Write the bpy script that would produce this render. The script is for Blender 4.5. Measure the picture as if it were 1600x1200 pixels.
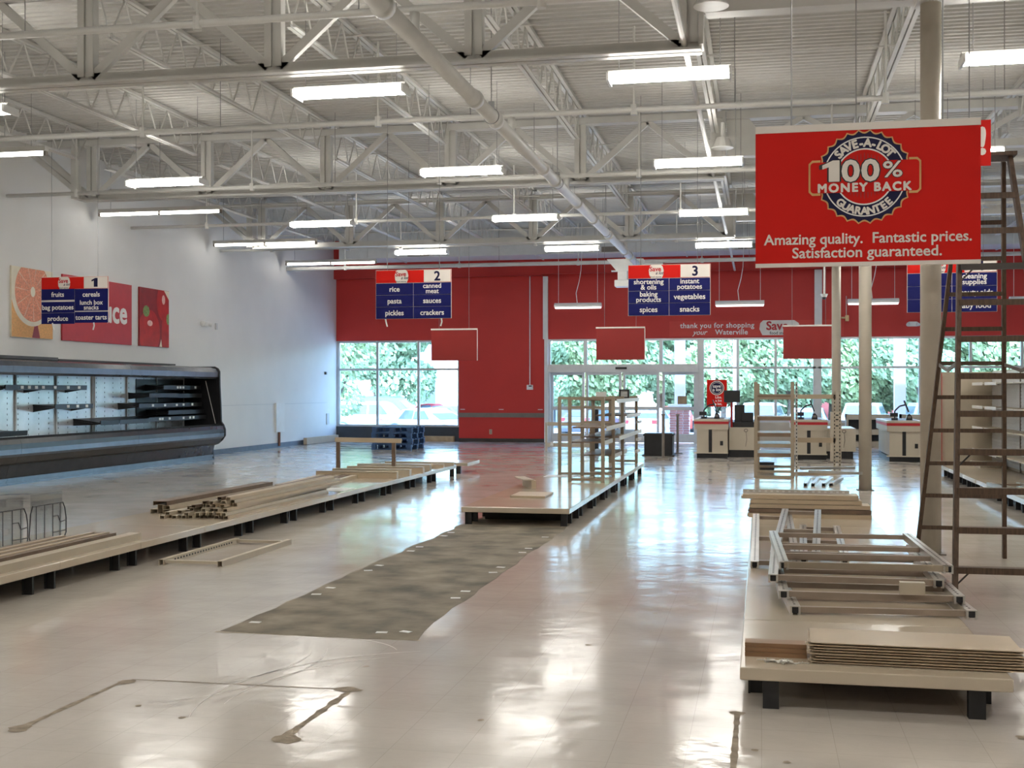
import bpy, bmesh, math, random
from mathutils import Vector, Matrix
random.seed(7)
for o in list(bpy.data.objects): bpy.data.objects.remove(o)
scene = bpy.context.scene
COL = scene.collection
PI = math.pi

# ---------------------------------------------------------------- camera
cd = bpy.data.cameras.new('camera')
cd.sensor_fit = 'HORIZONTAL'; cd.sensor_width = 36.0
cd.lens = 36.0 * 1900 / 1600
cd.shift_y = 9.5 / 1600
cd.clip_start = 0.05; cd.clip_end = 500
cam = bpy.data.objects.new('camera', cd); COL.objects.link(cam)
cam.location = (0, 0, 1.5)
cam.rotation_euler = (PI / 2, 0, math.atan(390 / 1900))
scene.camera = cam

# ---------------------------------------------------------------- world, sun, exposure
world = bpy.data.worlds.new('sky'); scene.world = world
world.use_nodes = True
wn = world.node_tree.nodes; wl = world.node_tree.links
bg = wn['Background']
sky = wn.new('ShaderNodeTexSky')
sky.sky_type = 'NISHITA'; sky.sun_disc = False
sky.sun_elevation = math.radians(56); sky.sun_rotation = math.radians(200)
sky.air_density = 1.0; sky.dust_density = 1.6; sky.ozone_density = 1.2
wl.new(sky.outputs[0], bg.inputs[0])
bg.inputs[1].default_value = 0.90
sd = bpy.data.lights.new('sun', 'SUN'); sd.energy = 3.6; sd.angle = math.radians(0.6); sd.color = (.80, .92, 1.0)
sun = bpy.data.objects.new('sun', sd); COL.objects.link(sun)
# the sun stands behind the shop, so it lights the car park but does not shine in
sun.rotation_euler = (math.radians(36), 0, math.radians(-20))
LAMP = 13.5
scene.view_settings.view_transform = 'Standard'
scene.view_settings.look = 'None'
scene.view_settings.gamma = 1
scene.view_settings.use_curve_mapping = False
scene.view_settings.exposure = 1.35

# ---------------------------------------------------------------- materials
MATS = {}
def mat(name, col, rough=.5, metal=0., var=.06, scale=6., bump=0., bscale=40., spec=.5, emit=None, stretch=None):
    if name in MATS: return MATS[name]
    m = bpy.data.materials.new(name); m.use_nodes = True
    n = m.node_tree.nodes; l = m.node_tree.links; b = n['Principled BSDF']
    b.inputs['Roughness'].default_value = rough; b.inputs['Metallic'].default_value = metal
    b.inputs['Specular IOR Level'].default_value = spec
    tc = n.new('ShaderNodeTexCoord'); mp = n.new('ShaderNodeMapping')
    if stretch: mp.inputs['Scale'].default_value = stretch
    l.new(tc.outputs['Object'], mp.inputs['Vector'])
    nz = n.new('ShaderNodeTexNoise'); nz.inputs['Scale'].default_value = scale; nz.inputs['Detail'].default_value = 4
    l.new(mp.outputs[0], nz.inputs['Vector'])
    rp = n.new('ShaderNodeValToRGB'); rp.color_ramp.elements[0].position = .3; rp.color_ramp.elements[1].position = .7
    rp.color_ramp.elements[0].color = tuple(max(0, c * (1 - var)) for c in col) + (1,)
    rp.color_ramp.elements[1].color = tuple(min(1, c * (1 + var)) for c in col) + (1,)
    l.new(nz.outputs['Fac'], rp.inputs[0]); l.new(rp.outputs[0], b.inputs['Base Color'])
    if bump:
        n2 = n.new('ShaderNodeTexNoise'); n2.inputs['Scale'].default_value = bscale; n2.inputs['Detail'].default_value = 3
        l.new(mp.outputs[0], n2.inputs['Vector'])
        bp = n.new('ShaderNodeBump'); bp.inputs['Strength'].default_value = bump; bp.inputs['Distance'].default_value = .01
        l.new(n2.outputs['Fac'], bp.inputs['Height']); l.new(bp.outputs[0], b.inputs['Normal'])
    if emit:
        b.inputs['Emission Color'].default_value = tuple(emit[0]) + (1,); b.inputs['Emission Strength'].default_value = emit[1]
    MATS[name] = m
    return m

def glass_mat(name, tint, gloss=.06):
    m = bpy.data.materials.new(name); m.use_nodes = True
    n = m.node_tree.nodes; l = m.node_tree.links; n.clear()
    out = n.new('ShaderNodeOutputMaterial'); mx = n.new('ShaderNodeMixShader')
    tr = n.new('ShaderNodeBsdfTransparent'); gl = n.new('ShaderNodeBsdfGlossy')
    nz = n.new('ShaderNodeTexNoise'); nz.inputs['Scale'].default_value = .8
    rp = n.new('ShaderNodeValToRGB')
    rp.color_ramp.elements[0].color = tuple(c * .97 for c in tint) + (1,); rp.color_ramp.elements[1].color = tuple(tint) + (1,)
    l.new(nz.outputs['Fac'], rp.inputs[0]); l.new(rp.outputs[0], tr.inputs[0])
    gl.inputs['Roughness'].default_value = .02
    mx.inputs[0].default_value = gloss
    l.new(tr.outputs[0], mx.inputs[1]); l.new(gl.outputs[0], mx.inputs[2]); l.new(mx.outputs[0], out.inputs[0])
    MATS[name] = m
    return m

def floor_mat():
    m = bpy.data.materials.new('vinyl_floor'); m.use_nodes = True
    n = m.node_tree.nodes; l = m.node_tree.links; b = n['Principled BSDF']
    tc = n.new('ShaderNodeTexCoord')
    nz = n.new('ShaderNodeTexNoise'); nz.inputs['Scale'].default_value = .55; nz.inputs['Detail'].default_value = 7; nz.inputs['Roughness'].default_value = .65
    l.new(tc.outputs['Object'], nz.inputs['Vector'])
    rp = n.new('ShaderNodeValToRGB'); rp.color_ramp.elements[0].position = .3; rp.color_ramp.elements[1].position = .72
    rp.color_ramp.elements[0].color = (.53, .485, .43, 1); rp.color_ramp.elements[1].color = (.66, .61, .55, 1)
    l.new(nz.outputs['Fac'], rp.inputs[0])
    # worn pinkish traffic lanes
    n3 = n.new('ShaderNodeTexNoise'); n3.inputs['Scale'].default_value = .23; n3.inputs['Detail'].default_value = 3
    l.new(tc.outputs['Object'], n3.inputs['Vector'])
    r3 = n.new('ShaderNodeValToRGB'); r3.color_ramp.elements[0].position = .56; r3.color_ramp.elements[1].position = .72
    r3.color_ramp.elements[0].color = (0, 0, 0, 1); r3.color_ramp.elements[1].color = (.45, .45, .45, 1)
    l.new(n3.outputs['Fac'], r3.inputs[0])
    mx = n.new('ShaderNodeMix'); mx.data_type = 'RGBA'; mx.inputs[7].default_value = (.50, .38, .36, 1)
    l.new(r3.outputs[0], mx.inputs[0]); l.new(rp.outputs[0], mx.inputs[6])
    # faint seams of 30 cm tiles
    br = n.new('ShaderNodeTexBrick'); br.offset = 0; br.inputs['Scale'].default_value = 1
    br.inputs['Brick Width'].default_value = .3048; br.inputs['Row Height'].default_value = .3048
    br.inputs['Mortar Size'].default_value = .0016; br.inputs['Mortar Smooth'].default_value = .3
    br.inputs['Color1'].default_value = (1, 1, 1, 1); br.inputs['Color2'].default_value = (.965, .965, .965, 1); br.inputs['Mortar'].default_value = (.80, .79, .77, 1)
    l.new(tc.outputs['Object'], br.inputs['Vector'])
    mu = n.new('ShaderNodeMix'); mu.data_type = 'RGBA'; mu.blend_type = 'MULTIPLY'; mu.inputs[0].default_value = 1
    l.new(mx.outputs[2], mu.inputs[6]); l.new(br.outputs['Color'], mu.inputs[7])
    l.new(mu.outputs[2], b.inputs['Base Color'])
    # wax: gloss varies, surface slightly wavy
    nr = n.new('ShaderNodeTexNoise'); nr.inputs['Scale'].default_value = 1.7; nr.inputs['Detail'].default_value = 5
    l.new(tc.outputs['Object'], nr.inputs['Vector'])
    rr = n.new('ShaderNodeMapRange'); rr.inputs[1].default_value = .3; rr.inputs[2].default_value = .7; rr.inputs[3].default_value = .10; rr.inputs[4].default_value = .19
    l.new(nr.outputs['Fac'], rr.inputs[0]); l.new(rr.outputs[0], b.inputs['Roughness'])
    b.inputs['Specular IOR Level'].default_value = .45
    nb = n.new('ShaderNodeTexNoise'); nb.inputs['Scale'].default_value = 3.4; nb.inputs['Detail'].default_value = 4
    l.new(tc.outputs['Object'], nb.inputs['Vector'])
    bp = n.new('ShaderNodeBump'); bp.inputs['Strength'].default_value = .42; bp.inputs['Distance'].default_value = .010
    l.new(nb.outputs['Fac'], bp.inputs['Height']); l.new(bp.outputs[0], b.inputs['Normal'])
    MATS['vinyl_floor'] = m
    return m

def concrete_mat():
    m = mat('bare_concrete', (.215, .182, .135), .75, var=.55, scale=2.8, bump=.35, bscale=18)
    return m

def brick_face(): return mat('brick_red', (.36, .16, .13), .85, var=.25, scale=9)

M = dict(
 floor=floor_mat(), conc=concrete_mat(),
 deck=mat('roof_deck_paint', (.55, .54, .51), .55, var=.04),
 steel=mat('white_steel_paint', (.63, .62, .59), .45, var=.05, scale=3),
 pipe=mat('pipe_paint', (.66, .65, .62), .4, var=.05, scale=4),
 duct=mat('duct_grey', (.62, .63, .63), .45, var=.04),
 wall=mat('white_wall_paint', (.80, .795, .77), .6, var=.025, scale=1.2, bump=.05),
 red=mat('red_wall_paint', (.60, .034, .026), .55, var=.05, scale=1.0, bump=.04),
 redsign=mat('red_sign_print', (.66, .010, .005), .6, var=.03, scale=3, spec=.2),
 redback=mat('red_sign_back', (.30, .013, .010), .5, var=.05, scale=2),
 banner=mat('red_banner', (.66, .05, .035), .5, var=.03),
 cream=mat('cream_enamel', (.52, .45, .345), .38, var=.07, scale=3),
 ccream=mat('counter_laminate', (.58, .515, .41), .42, var=.05, scale=2),
 frame=mat('frame_enamel', (.36, .295, .215), .42, var=.08, scale=4),
 rung=mat('brown_rung', (.32, .25, .195), .42, var=.12, scale=6),
 shelfb=mat('brown_shelf', (.23, .155, .10), .45, var=.15, scale=5),
 deckp=mat('deck_enamel', (.56, .475, .365), .17, var=.07, scale=1.6, bump=.04, bscale=5, spec=.6),
 tan=mat('tan_enamel', (.52, .415, .29), .4, var=.06, scale=3),
 brownm=mat('brown_channel', (.17, .115, .075), .5, var=.2, scale=8),
 dark=mat('dark_bronze', (.05, .042, .036), .45, var=.2),
 chrome=mat('zinc_plated', (.62, .60, .56), .28, metal=.85, var=.08, scale=9),
 black=mat('black_plastic', (.012, .012, .014), .35, var=.3),
 blackm=mat('black_leg', (.018, .017, .018), .55, var=.3),
 case=mat('case_charcoal', (.055, .06, .068), .25, var=.12, metal=.2),
 casegrey=mat('case_bumper_grey', (.13, .145, .17), .22, var=.1, metal=.3),
 caseblue=mat('case_kick_grey', (.16, .19, .24), .3, var=.12, metal=.3),
 caseback=mat('case_back_white', (.74, .77, .80), .22, var=.12, scale=3, metal=.35),
 white=mat('white_plastic', (.82, .82, .80), .4, var=.03),
 offwhite=mat('warm_white_print', (.82, .76, .70), .5, var=.02),
 navy=mat('navy_print', (.004, .006, .115), .5, var=.05, spec=.25),
 navyd=mat('dark_navy_print', (.008, .007, .05), .5, var=.05, spec=.25),
 gold=mat('gold_print', (.72, .40, .14), .45, var=.1),
 reddk=mat('dark_red_print', (.40, .008, .008), .45, var=.05),
 textw=mat('white_print', (.86, .83, .80), .5, var=.02),
 textr=mat('red_print', (.55, .02, .03), .5, var=.03),
 blackt=mat('black_print', (.015, .012, .012), .5, var=.1),
 alu=mat('aluminium_frame', (.60, .62, .63), .35, metal=.5, var=.05),
 glass=glass_mat('window_glass', (.78, .92, 1.0)),
 wood=mat('weathered_ladder_wood', (.095, .056, .033), .6, var=.35, scale=10, stretch=(6, 6, .7)),
 pine=mat('pine_board', (.46, .33, .19), .6, var=.2, scale=6),
 bluepal=mat('blue_pallet_paint', (.035, .085, .19), .6, var=.35, scale=5),
 knee=mat('charcoal_panel', (.045, .052, .062), .45, var=.1),
 grey=mat('grey_rail', (.21, .18, .155), .5, var=.08),
 basew=mat('blue_grey_base', (.13, .16, .21), .5, var=.12),
 wire=mat('steel_wire', (.30, .30, .30), .4, metal=.6, var=.05),
 bwire=mat('black_wire', (.02, .02, .022), .4, var=.1),
 clear=glass_mat('clear_acrylic', (.90, .92, .93), .10),
 lamp=mat('lit_tube', (.9, .9, .9), .4, var=.0, emit=((1.0, .965, .895), LAMP)),
 lampstrip=mat('lit_strip_tube', (.9, .9, .9), .4, var=.0, emit=((1.0, .965, .895), LAMP * .45)),
 lampdim=mat('dim_tube', (.9, .9, .9), .4, var=.0, emit=((1.0, .96, .90), 1.2)),
 dirt=mat('adhesive_residue', (.30, .245, .18), .7, var=.35, scale=14, bump=.3),
 scuff=mat('wax_scuff', (.68, .645, .59), .3, var=.08),
)

# ---------------------------------------------------------------- mesh helpers
class MB:
    def __init__(s): s.v = []; s.f = []
    def add(s, vs, fs):
        k = len(s.v); s.v += [tuple(v) for v in vs]; s.f += [tuple(i + k for i in f) for f in fs]; return s
    def box(s, x0, x1, y0, y1, z0, z1):
        return s.add([(x0, y0, z0), (x1, y0, z0), (x1, y1, z0), (x0, y1, z0), (x0, y0, z1), (x1, y0, z1), (x1, y1, z1), (x0, y1, z1)],
                     [(0, 3, 2, 1), (4, 5, 6, 7), (0, 1, 5, 4), (1, 2, 6, 5), (2, 3, 7, 6), (3, 0, 4, 7)])
    def bar(s, p, q, w, h, up=(0, 0, 1)):
        p = Vector(p); q = Vector(q); d = (q - p).normalized(); up = Vector(up)
        if abs(d.dot(up)) > .97: up = Vector((0, 1, 0))
        a = d.cross(up).normalized(); b = a.cross(d).normalized(); a *= w / 2; b *= h / 2
        vs = [p - a - b, p + a - b, p + a + b, p - a + b, q - a - b, q + a - b, q + a + b, q - a + b]
        return s.add(vs, [(0, 3, 2, 1), (4, 5, 6, 7), (0, 1, 5, 4), (1, 2, 6, 5), (2, 3, 7, 6), (3, 0, 4, 7)])
    def tube(s, p, q, r, n=8, r2=None, cap=True):
        p = Vector(p); q = Vector(q); d = (q - p).normalized(); r2 = r if r2 is None else r2
        up = Vector((0, 0, 1)) if abs(d.z) < .95 else Vector((0, 1, 0))
        a = d.cross(up).normalized(); b = a.cross(d).normalized()
        vs = []
        for P, R in ((p, r), (q, r2)):
            for i in range(n):
                t = 2 * PI * i / n; vs.append(P + a * (R * math.cos(t)) + b * (R * math.sin(t)))
        fs = [(i, (i + 1) % n, n + (i + 1) % n, n + i) for i in range(n)]
        if cap: fs += [tuple(range(n - 1, -1, -1)), tuple(range(n, 2 * n))]
        return s.add(vs, fs)
    def path(s, pts, r, n=6):
        for a, b in zip(pts[:-1], pts[1:]): s.tube(a, b, r, n)
        return s
    def prism(s, poly, a0, a1, axis='y'):
        n = len(poly)
        def mk(p, a):
            return {'y': (p[0], a, p[1]), 'x': (a, p[0], p[1]), 'z': (p[0], p[1], a)}[axis]
        vs = [mk(p, a0) for p in poly] + [mk(p, a1) for p in poly]
        fs = [(i, (i + 1) % n, n + (i + 1) % n, n + i) for i in range(n)] + [tuple(range(n - 1, -1, -1)), tuple(range(n, 2 * n))]
        return s.add(vs, fs)
    def flat(s, poly, y):                       # a polygon lying in a sign face (x, z) at depth y, facing -y
        k = [(p[0], y, p[1]) for p in poly]
        return s.add(k, [tuple(range(len(k)))])
    def ring(s, cx, cz, r0, r1, y, a0=0, a1=2 * PI, n=48, sx=1.0):
        vs = []
        for i in range(n + 1):
            t = a0 + (a1 - a0) * i / n
            vs += [(cx + sx * r0 * math.cos(t), y, cz + r0 * math.sin(t)), (cx + sx * r1 * math.cos(t), y, cz + r1 * math.sin(t))]
        return s.add(vs, [(2 * i, 2 * i + 1, 2 * i + 3, 2 * i + 2) for i in range(n)])
    def disc(s, cx, cz, r, y, n=40, sx=1.0):
        return s.flat([(cx + sx * r * math.cos(2 * PI * i / n), cz + r * math.sin(2 * PI * i / n)) for i in range(n)], y)

def link(name, me, material, parent=None, smooth=False):
    if material: me.materials.append(material)
    if smooth:
        for p in me.polygons: p.use_smooth = True
    o = bpy.data.objects.new(name, me); COL.objects.link(o)
    if parent: o.parent = parent
    return o
def build(name, mb, material, parent=None, smooth=False, world=False, bevel=0):
    """one mesh object; world=True: the points are world points, moved to the (unrotated) parent"""
    vs = mb.v
    if world and parent is not None:
        L = parent['_loc'] if '_loc' in parent else (0, 0, 0)
        vs = [(v[0] - L[0], v[1] - L[1], v[2] - L[2]) for v in vs]
    me = bpy.data.meshes.new(name); me.from_pydata(vs, [], mb.f); me.update()
    bm = bmesh.new(); bm.from_mesh(me); bmesh.ops.recalc_face_normals(bm, faces=bm.faces) if not getattr(mb, 'keep', False) else None
    bm.to_mesh(me); bm.free()
    o = link(name, me, material, parent, smooth)
    if bevel:
        md = o.modifiers.new('bevel', 'BEVEL'); md.width = bevel; md.segments = 2; md.limit_method = 'ANGLE'
    return o
def tag(o, label, cat, group=None):
    o['label'] = label; o['category'] = cat
    if group: o['group'] = group
    return o
def thing(name, label, cat, loc=(0, 0, 0), rz=0, group=None):
    o = bpy.data.objects.new(name, None); COL.objects.link(o); o.empty_display_size = .1
    o.location = loc; o.rotation_euler = (0, 0, rz); o['_loc'] = list(loc)
    return tag(o, label, cat, group)
def struct(name, mb, m, parent=None, world=False):
    o = build(name, mb, m, parent, world=world)
    if parent is None: o['kind'] = 'structure'
    return o
def sroot(name, loc=(0, 0, 0)):
    o = bpy.data.objects.new(name, None); COL.objects.link(o); o['kind'] = 'structure'; o.location = loc; o['_loc'] = list(loc); return o
def dup(src, loc, rz=None, label=None, group=None):
    r = src.copy(); COL.objects.link(r); r.location = loc; r['_loc'] = list(loc)
    if rz is not None: r.rotation_euler = (0, 0, rz)
    if label: r['label'] = label
    if group: r['group'] = group
    for ch in list(src.children):
        c = ch.copy(); COL.objects.link(c); c.parent = r
        for g in list(ch.children):
            d = g.copy(); COL.objects.link(d); d.parent = c
    return r
def share(name, me, parent, loc=(0, 0, 0), rot=(0, 0, 0)):          # alike piece, shared mesh data
    o = bpy.data.objects.new(name, me); COL.objects.link(o); o.parent = parent; o.location = loc; o.rotation_euler = rot
    return o

# lettering as thin flat meshes in the (x, z) plane of a sign
def text_pts(s, size, spacing=1.0, shear=0., align='CENTER', width=1.0):
    cu = bpy.data.curves.new('lettering', 'FONT'); cu.body = s; cu.size = size; cu.align_x = align
    cu.space_character = spacing; cu.shear = shear; cu.resolution_u = 3; cu.fill_mode = 'FRONT'
    ob = bpy.data.objects.new('lettering', cu); COL.objects.link(ob)
    me = bpy.data.meshes.new_from_object(ob)
    v = [(p.co.x * width, p.co.y) for p in me.vertices]; f = [tuple(p.vertices) for p in me.polygons]
    bpy.data.objects.remove(ob); bpy.data.curves.remove(cu); bpy.data.meshes.remove(me)
    return v, f
def text_into(mb, s, x, z, y, size, bold=.02, rot=0., fit=None, **k):
    """letters in a sign face; the strokes are thickened by bold * size all round"""
    if s == '1':                                # the number one with its flag
        h = .7 * size; w = .13 * size + bold * size
        v = [(-w, 0), (w, 0), (w, h), (-w * .25, h), (-w * 2.3, h * .78), (-w * 2.3, h * .62), (-w, h * .72)]; f = [(0, 1, 2, 3, 6), (3, 4, 5, 6)]
        bold = bold * .4
    else: v, f = text_pts(s, size, **k)
    d = bold * size
    if fit:                                     # stretch to a given width, centred
        a0 = min(p[0] for p in v); a1 = max(p[0] for p in v); v = [((p[0] - (a0 + a1) / 2) * (fit - 2 * d) / (a1 - a0), p[1]) for p in v]
    c, q = math.cos(rot), math.sin(rot)
    offs = [(0, 0)] + ([(d * math.cos(i * PI / 4), d * math.sin(i * PI / 4)) for i in range(8)] if d > 0 else [])
    for n_, (ox, oz) in enumerate(offs):
        mb.add([(x + (a + ox) * c - (b + oz) * q, y + .00002 * n_, z + (a + ox) * q + (b + oz) * c) for a, b in v], f)
    mb.keep = True
    return mb
def text_arc(mb, s, cx, cz, r, y, size, a_mid, step, bold=.03, inside=False, **k):
    n = len(s)
    for i, ch in enumerate(s):
        if ch == ' ': continue
        if not inside: a = a_mid - (i - (n - 1) / 2) * step; rot = a - PI / 2
        else: a = a_mid + (i - (n - 1) / 2) * step; rot = a + PI / 2
        text_into(mb, ch, cx + r * math.cos(a), cz + r * math.sin(a), y, size, bold, rot, **k)
    return mb
# ================================================================ THE SETTING
XL, XR, YB, YR = -12.4, 15.0, 34.4, -9.0        # left wall, right wall, window wall, wall behind the camera
ZD = 5.9
fl = struct('floor', MB().box(XL - .2, XR + .2, YR - .2, YB + .25, -.15, 0), M['floor'])
# strip of bare concrete where a shelf run used to stand, with broken tile edges
poly = [(-3.30, 7.05)]
for i in range(1, 25): poly.append((-3.27 + random.uniform(-.035, .02), 7.05 + i * .27))
poly += [(-3.2, 13.9), (-2.1, 13.9)]
for i in range(24, 0, -1): poly.append((-2.08 + random.uniform(-.02, .03), 7.05 + i * .27))
poly += [(-2.02, 7.03), (-2.4, 7.0), (-2.9, 7.02)]
build('bare_concrete_strip', MB().prism(poly, 0, .0015, 'z'), M['conc'], fl)
chip = MB().box(-.035, .035, -.022, .022, .0015, .004); cme = build('tile_chip', chip, M['white'], fl)
cme.location = (-3.2, 7.35, 0)
for k, (x, y) in enumerate([(-3.2, 8.45), (-3.2, 8.75), (-3.2, 9.65), (-3.2, 9.95), (-3.2, 10.9), (-3.2, 11.2), (-3.2, 12.1), (-3.2, 12.4),
                            (-2.16, 7.25), (-2.3, 7.2), (-2.16, 8.5), (-2.16, 8.8), (-2.16, 9.75), (-2.16, 10.05), (-2.16, 11.0), (-2.16, 11.3), (-2.16, 12.2)]):
    share('tile_chip', cme.data, fl, (x, y, 0), (0, 0, random.uniform(-.4, .4)))
# glue outlines left by end displays
def mark(pts, w):
    mb = MB()
    for a, b in zip(pts[:-1], pts[1:]):
        a = Vector(a + (0,)); b = Vector(b + (0,)); d = (b - a).normalized(); nrm = Vector((-d.y, d.x, 0)); n = max(3, int((b - a).length / .05))
        L = []; R = []
        for i in range(n + 1):
            p = a.lerp(b, i / n); ww = w * random.uniform(.6, 1.35)
            L.append(p + nrm * ww); R.append(p - nrm * ww)
        vs = [(p.x, p.y, .0012) for p in L] + [(p.x, p.y, .0012) for p in R]
        mb.add(vs, [(i, i + 1, n + 2 + i, n + 1 + i) for i in range(n)])
    return mb
def blot(mb, x, y, rx, ry):
    n = 14; mb.add([(x + rx * random.uniform(.7, 1.2) * math.cos(2 * PI * i / n), y + ry * random.uniform(.7, 1.2) * math.sin(2 * PI * i / n), .0018) for i in range(n)], [tuple(range(n))])
m1 = mark([(-3.22, 4.82), (-3.22, 5.76)], .016); blot(m1, -3.22, 4.84, .05, .07); blot(m1, -3.20, 5.72, .05, .05); build('glue_mark', m1, M['dirt'], fl)
m2 = mark([(-2.02, 4.87), (-2.01, 5.8)], .02); blot(m2, -2.0, 4.92, .06, .07); blot(m2, -2.03, 5.8, .07, .05); build('glue_mark', m2, M['dirt'], fl)
build('glue_mark', mark([(-3.2, 5.78), (-2.6, 5.79), (-2.05, 5.8)], .006), M['dirt'], fl)
m3 = mark([(-.11, 4.72), (-.11, 5.72)], .014); blot(m3, -.11, 5.74, .04, .03); blot(m3, -.11, 4.85, .04, .03); build('glue_mark', m3, M['dirt'], fl)
m4 = mark([(1.12, 4.9), (1.12, 5.6)], .012); blot(m4, 1.12, 5.58, .05, .04); build('glue_mark', m4, M['dirt'], fl)
build('glue_mark', mark([(-3.32, 7.02), (-2.0, 7.02)], .012), M['dirt'], fl)
m5 = MB()
for x, y in [(-1.25, 5.38), (-.03, 5.16), (-2.1, 6.3), (-.7, 8.2), (-1.3, 9.4), (-2.9, 5.3), (-2.6, 5.15), (-1.0, 7.1), (.1, 5.02)]: blot(m5, x, y, .018, .018)
build('floor_specks', m5, M['dirt'], fl)
def arc(cx, cy, r, a0, a1, w):
    mb = MB(); n = 18; vs = []
    for i in range(n + 1):
        t = a0 + (a1 - a0) * i / n; ww = w * math.sin(PI * i / n) + .001
        vs += [(cx + (r - ww) * math.cos(t), cy + (r - ww) * math.sin(t), .0008), (cx + (r + ww) * math.cos(t), cy + (r + ww) * math.sin(t), .0008)]
    return mb.add(vs, [(2 * i, 2 * i + 1, 2 * i + 3, 2 * i + 2) for i in range(n)])
for a in [(-1.4, 5.6, 1.25, 2.0, 3.5, .008), (-1.35, 5.6, 1.18, 2.2, 3.3, .006), (-3.6, 6.3, 1.2, -.9, .35, .006), (-3.5, 6.4, 1.0, -.8, .2, .004), (-2.5, 6.5, .5, .5, 2.0, .005)]:
    build('wax_scuff', arc(*a), M['scuff'], fl)

# ---- ceiling: corrugated roof deck, ribs run left to right
def rib_profile():
    pr = []; y = YR - .2; pitch = .1524
    while y < YB + .3:
        pr += [(y, ZD), (y + .055, ZD), (y + .075, ZD + .04), (y + .13, ZD + .04)]; y += pitch
    return pr
pr = rib_profile(); n = len(pr); mb = MB()
mb.add([(XL - .2, p[0], p[1]) for p in pr] + [(XR + .2, p[0], p[1]) for p in pr], [(i, i + 1, n + i + 1, n + i) for i in range(n - 1)])
mb.box(XL - .3, XR + .3, YR - .3, YB + .4, ZD + .06, ZD + .25)
struct('ceiling', mb, M['deck'])
# ---- walls
struct('wall_left', MB().box(XL - .25, XL, YR - .2, YB + .25, -.15, ZD + .06), M['wall'])
struct('wall_right', MB().box(XR, XR + .25, YR - .2, YB + .25, -.15, ZD + .06), M['wall'])
struct('wall_rear', MB().box(XL, XR, YR - .25, YR, -.15, ZD + .06), M['wall'])
wb = MB()
wb.box(XL, XR, YB, YB + .25, 2.96, ZD + .06)                       # above the openings
wb.box(-8.64, -6.02, YB, YB + .25, 0, 2.96)
wb.box(12.0, XR, YB, YB + .25, 0, 2.96)
wb.box(XL, -6.15, YB - .22, YB - .001, 4.78, ZD + .03).box(-6.15, XR, YB - .22, YB - .001, 4.82, ZD + .03)
wback = struct('wall_back', wb, M['red'])
struct('trim_1', MB().box(XL, -8.64, YB, YB + .25, 0, .42), M['knee'])
struct('trim_2', MB().box(-8.64, -6.02, YB - .03, YB, .71, .84), M['grey'])
struct('trim_3', MB().box(-6.14, -6.0, YB - .09, YB, 2.96, 4.76).box(-6.1, -6.0, YB - .09, YB, 0, 2.96), M['white'])
struct('trim_4', MB().box(1.42, 1.62, YB - .12, YB, 2.96, 4.8), M['white'])
struct('trim_7', MB().box(-1.72, -1.60, YB + .02, YB + .22, 0, 2.96), M['alu'])
struct('trim_5', MB().box(-1.60, 12, YB, YB + .25, 0, .6), M['cream'])
struct('baseboard_left', MB().box(XL, XL + .02, 24.6, YB, 0, .12), M['basew'])
struct('baseboard_back', MB().box(-8.64, -6.1, YB - .02, YB, 0, .1), M['dark'])
lj = struct('trim_6', MB().box(XL, XL + .012, 25.0, 33.6, 1.13, 1.142), M['duct'])

# ---- windows and automatic door
pane_cache = {}
def pane(parent, x0, x1, z0, z1, y=YB + .1):
    build('pane', MB().box(x0, x1, y - .005, y + .005, z0, z1), M['glass'], parent)
def frame(parent, boxes, name='mullion'):
    for b in boxes: build(name, MB().box(b[0], b[1], YB + .05, YB + .15, b[2], b[3]), M['alu'], parent)
w1 = sroot('window_1')
xs = [-12.38, -11.14, -9.88, -8.64]; zs = [.42, 2.11, 2.96]
frame(w1, [(x - .035, x + .035, .42, 2.96) for x in xs[1:-1]] + [(xs[0] - .03, xs[0] + .07, .42, 2.96), (xs[-1] - .05, xs[-1] + .02, .42, 2.96)])
for i in range(3):
    frame(w1, [(xs[i] + .04, xs[i + 1] - .04, 2.08, 2.14), (xs[i] + .04, xs[i + 1] - .04, 2.90, 2.96), (xs[i] + .04, xs[i + 1] - .04, .42, .48)])
    pane(w1, xs[i] + .04, xs[i + 1] - .035, .48, 2.08); pane(w1, xs[i] + .04, xs[i + 1] - .035, 2.14, 2.90)
w2 = sroot('window_2')
xs = [-1.62, -.65, .38, 1.5, 2.78, 4.2, 5.5, 6.8, 8.1, 9.4, 10.7, 12.0]
frame(w2, [(x - (.11 if abs(x - 1.5) < .01 else .035), x + (.11 if abs(x - 1.5) < .01 else .035), .6, 2.96) for x in xs])
for i in range(len(xs) - 1):
    frame(w2, [(xs[i] + .035, xs[i + 1] - .035, 2.09, 2.15), (xs[i] + .035, xs[i + 1] - .035, 2.90, 2.96), (xs[i] + .035, xs[i + 1] - .035, .6, .67)])
    pane(w2, xs[i] + .035, xs[i + 1] - .035, .67, 2.09); pane(w2, xs[i] + .035, xs[i + 1] - .035, 2.15, 2.90)
w3 = sroot('window_3')                                              # lights above the door
xs = [-5.99, -4.93, -2.78, -1.72]
frame(w3, [(x - .05, x + .05, 2.22, 2.96) for x in xs])
for i in range(3):
    frame(w3, [(xs[i] + .05, xs[i + 1] - .05, 2.90, 2.96)])
    pane(w3, xs[i] + .05, xs[i + 1] - .05, 2.24, 2.90)
d1 = sroot('door_1')
build('header', MB().box(-5.99, -1.72, YB - .08, YB + .18, 2.0, 2.23), M['alu'], d1)
build('motion_sensor', MB().box(-4.05, -3.73, YB - .13, YB - .08, 2.09, 2.15), M['black'], d1)
leaves = [(-5.94, -4.97), (-4.91, -3.90), (-3.85, -2.83), (-2.75, -1.80)]
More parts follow.
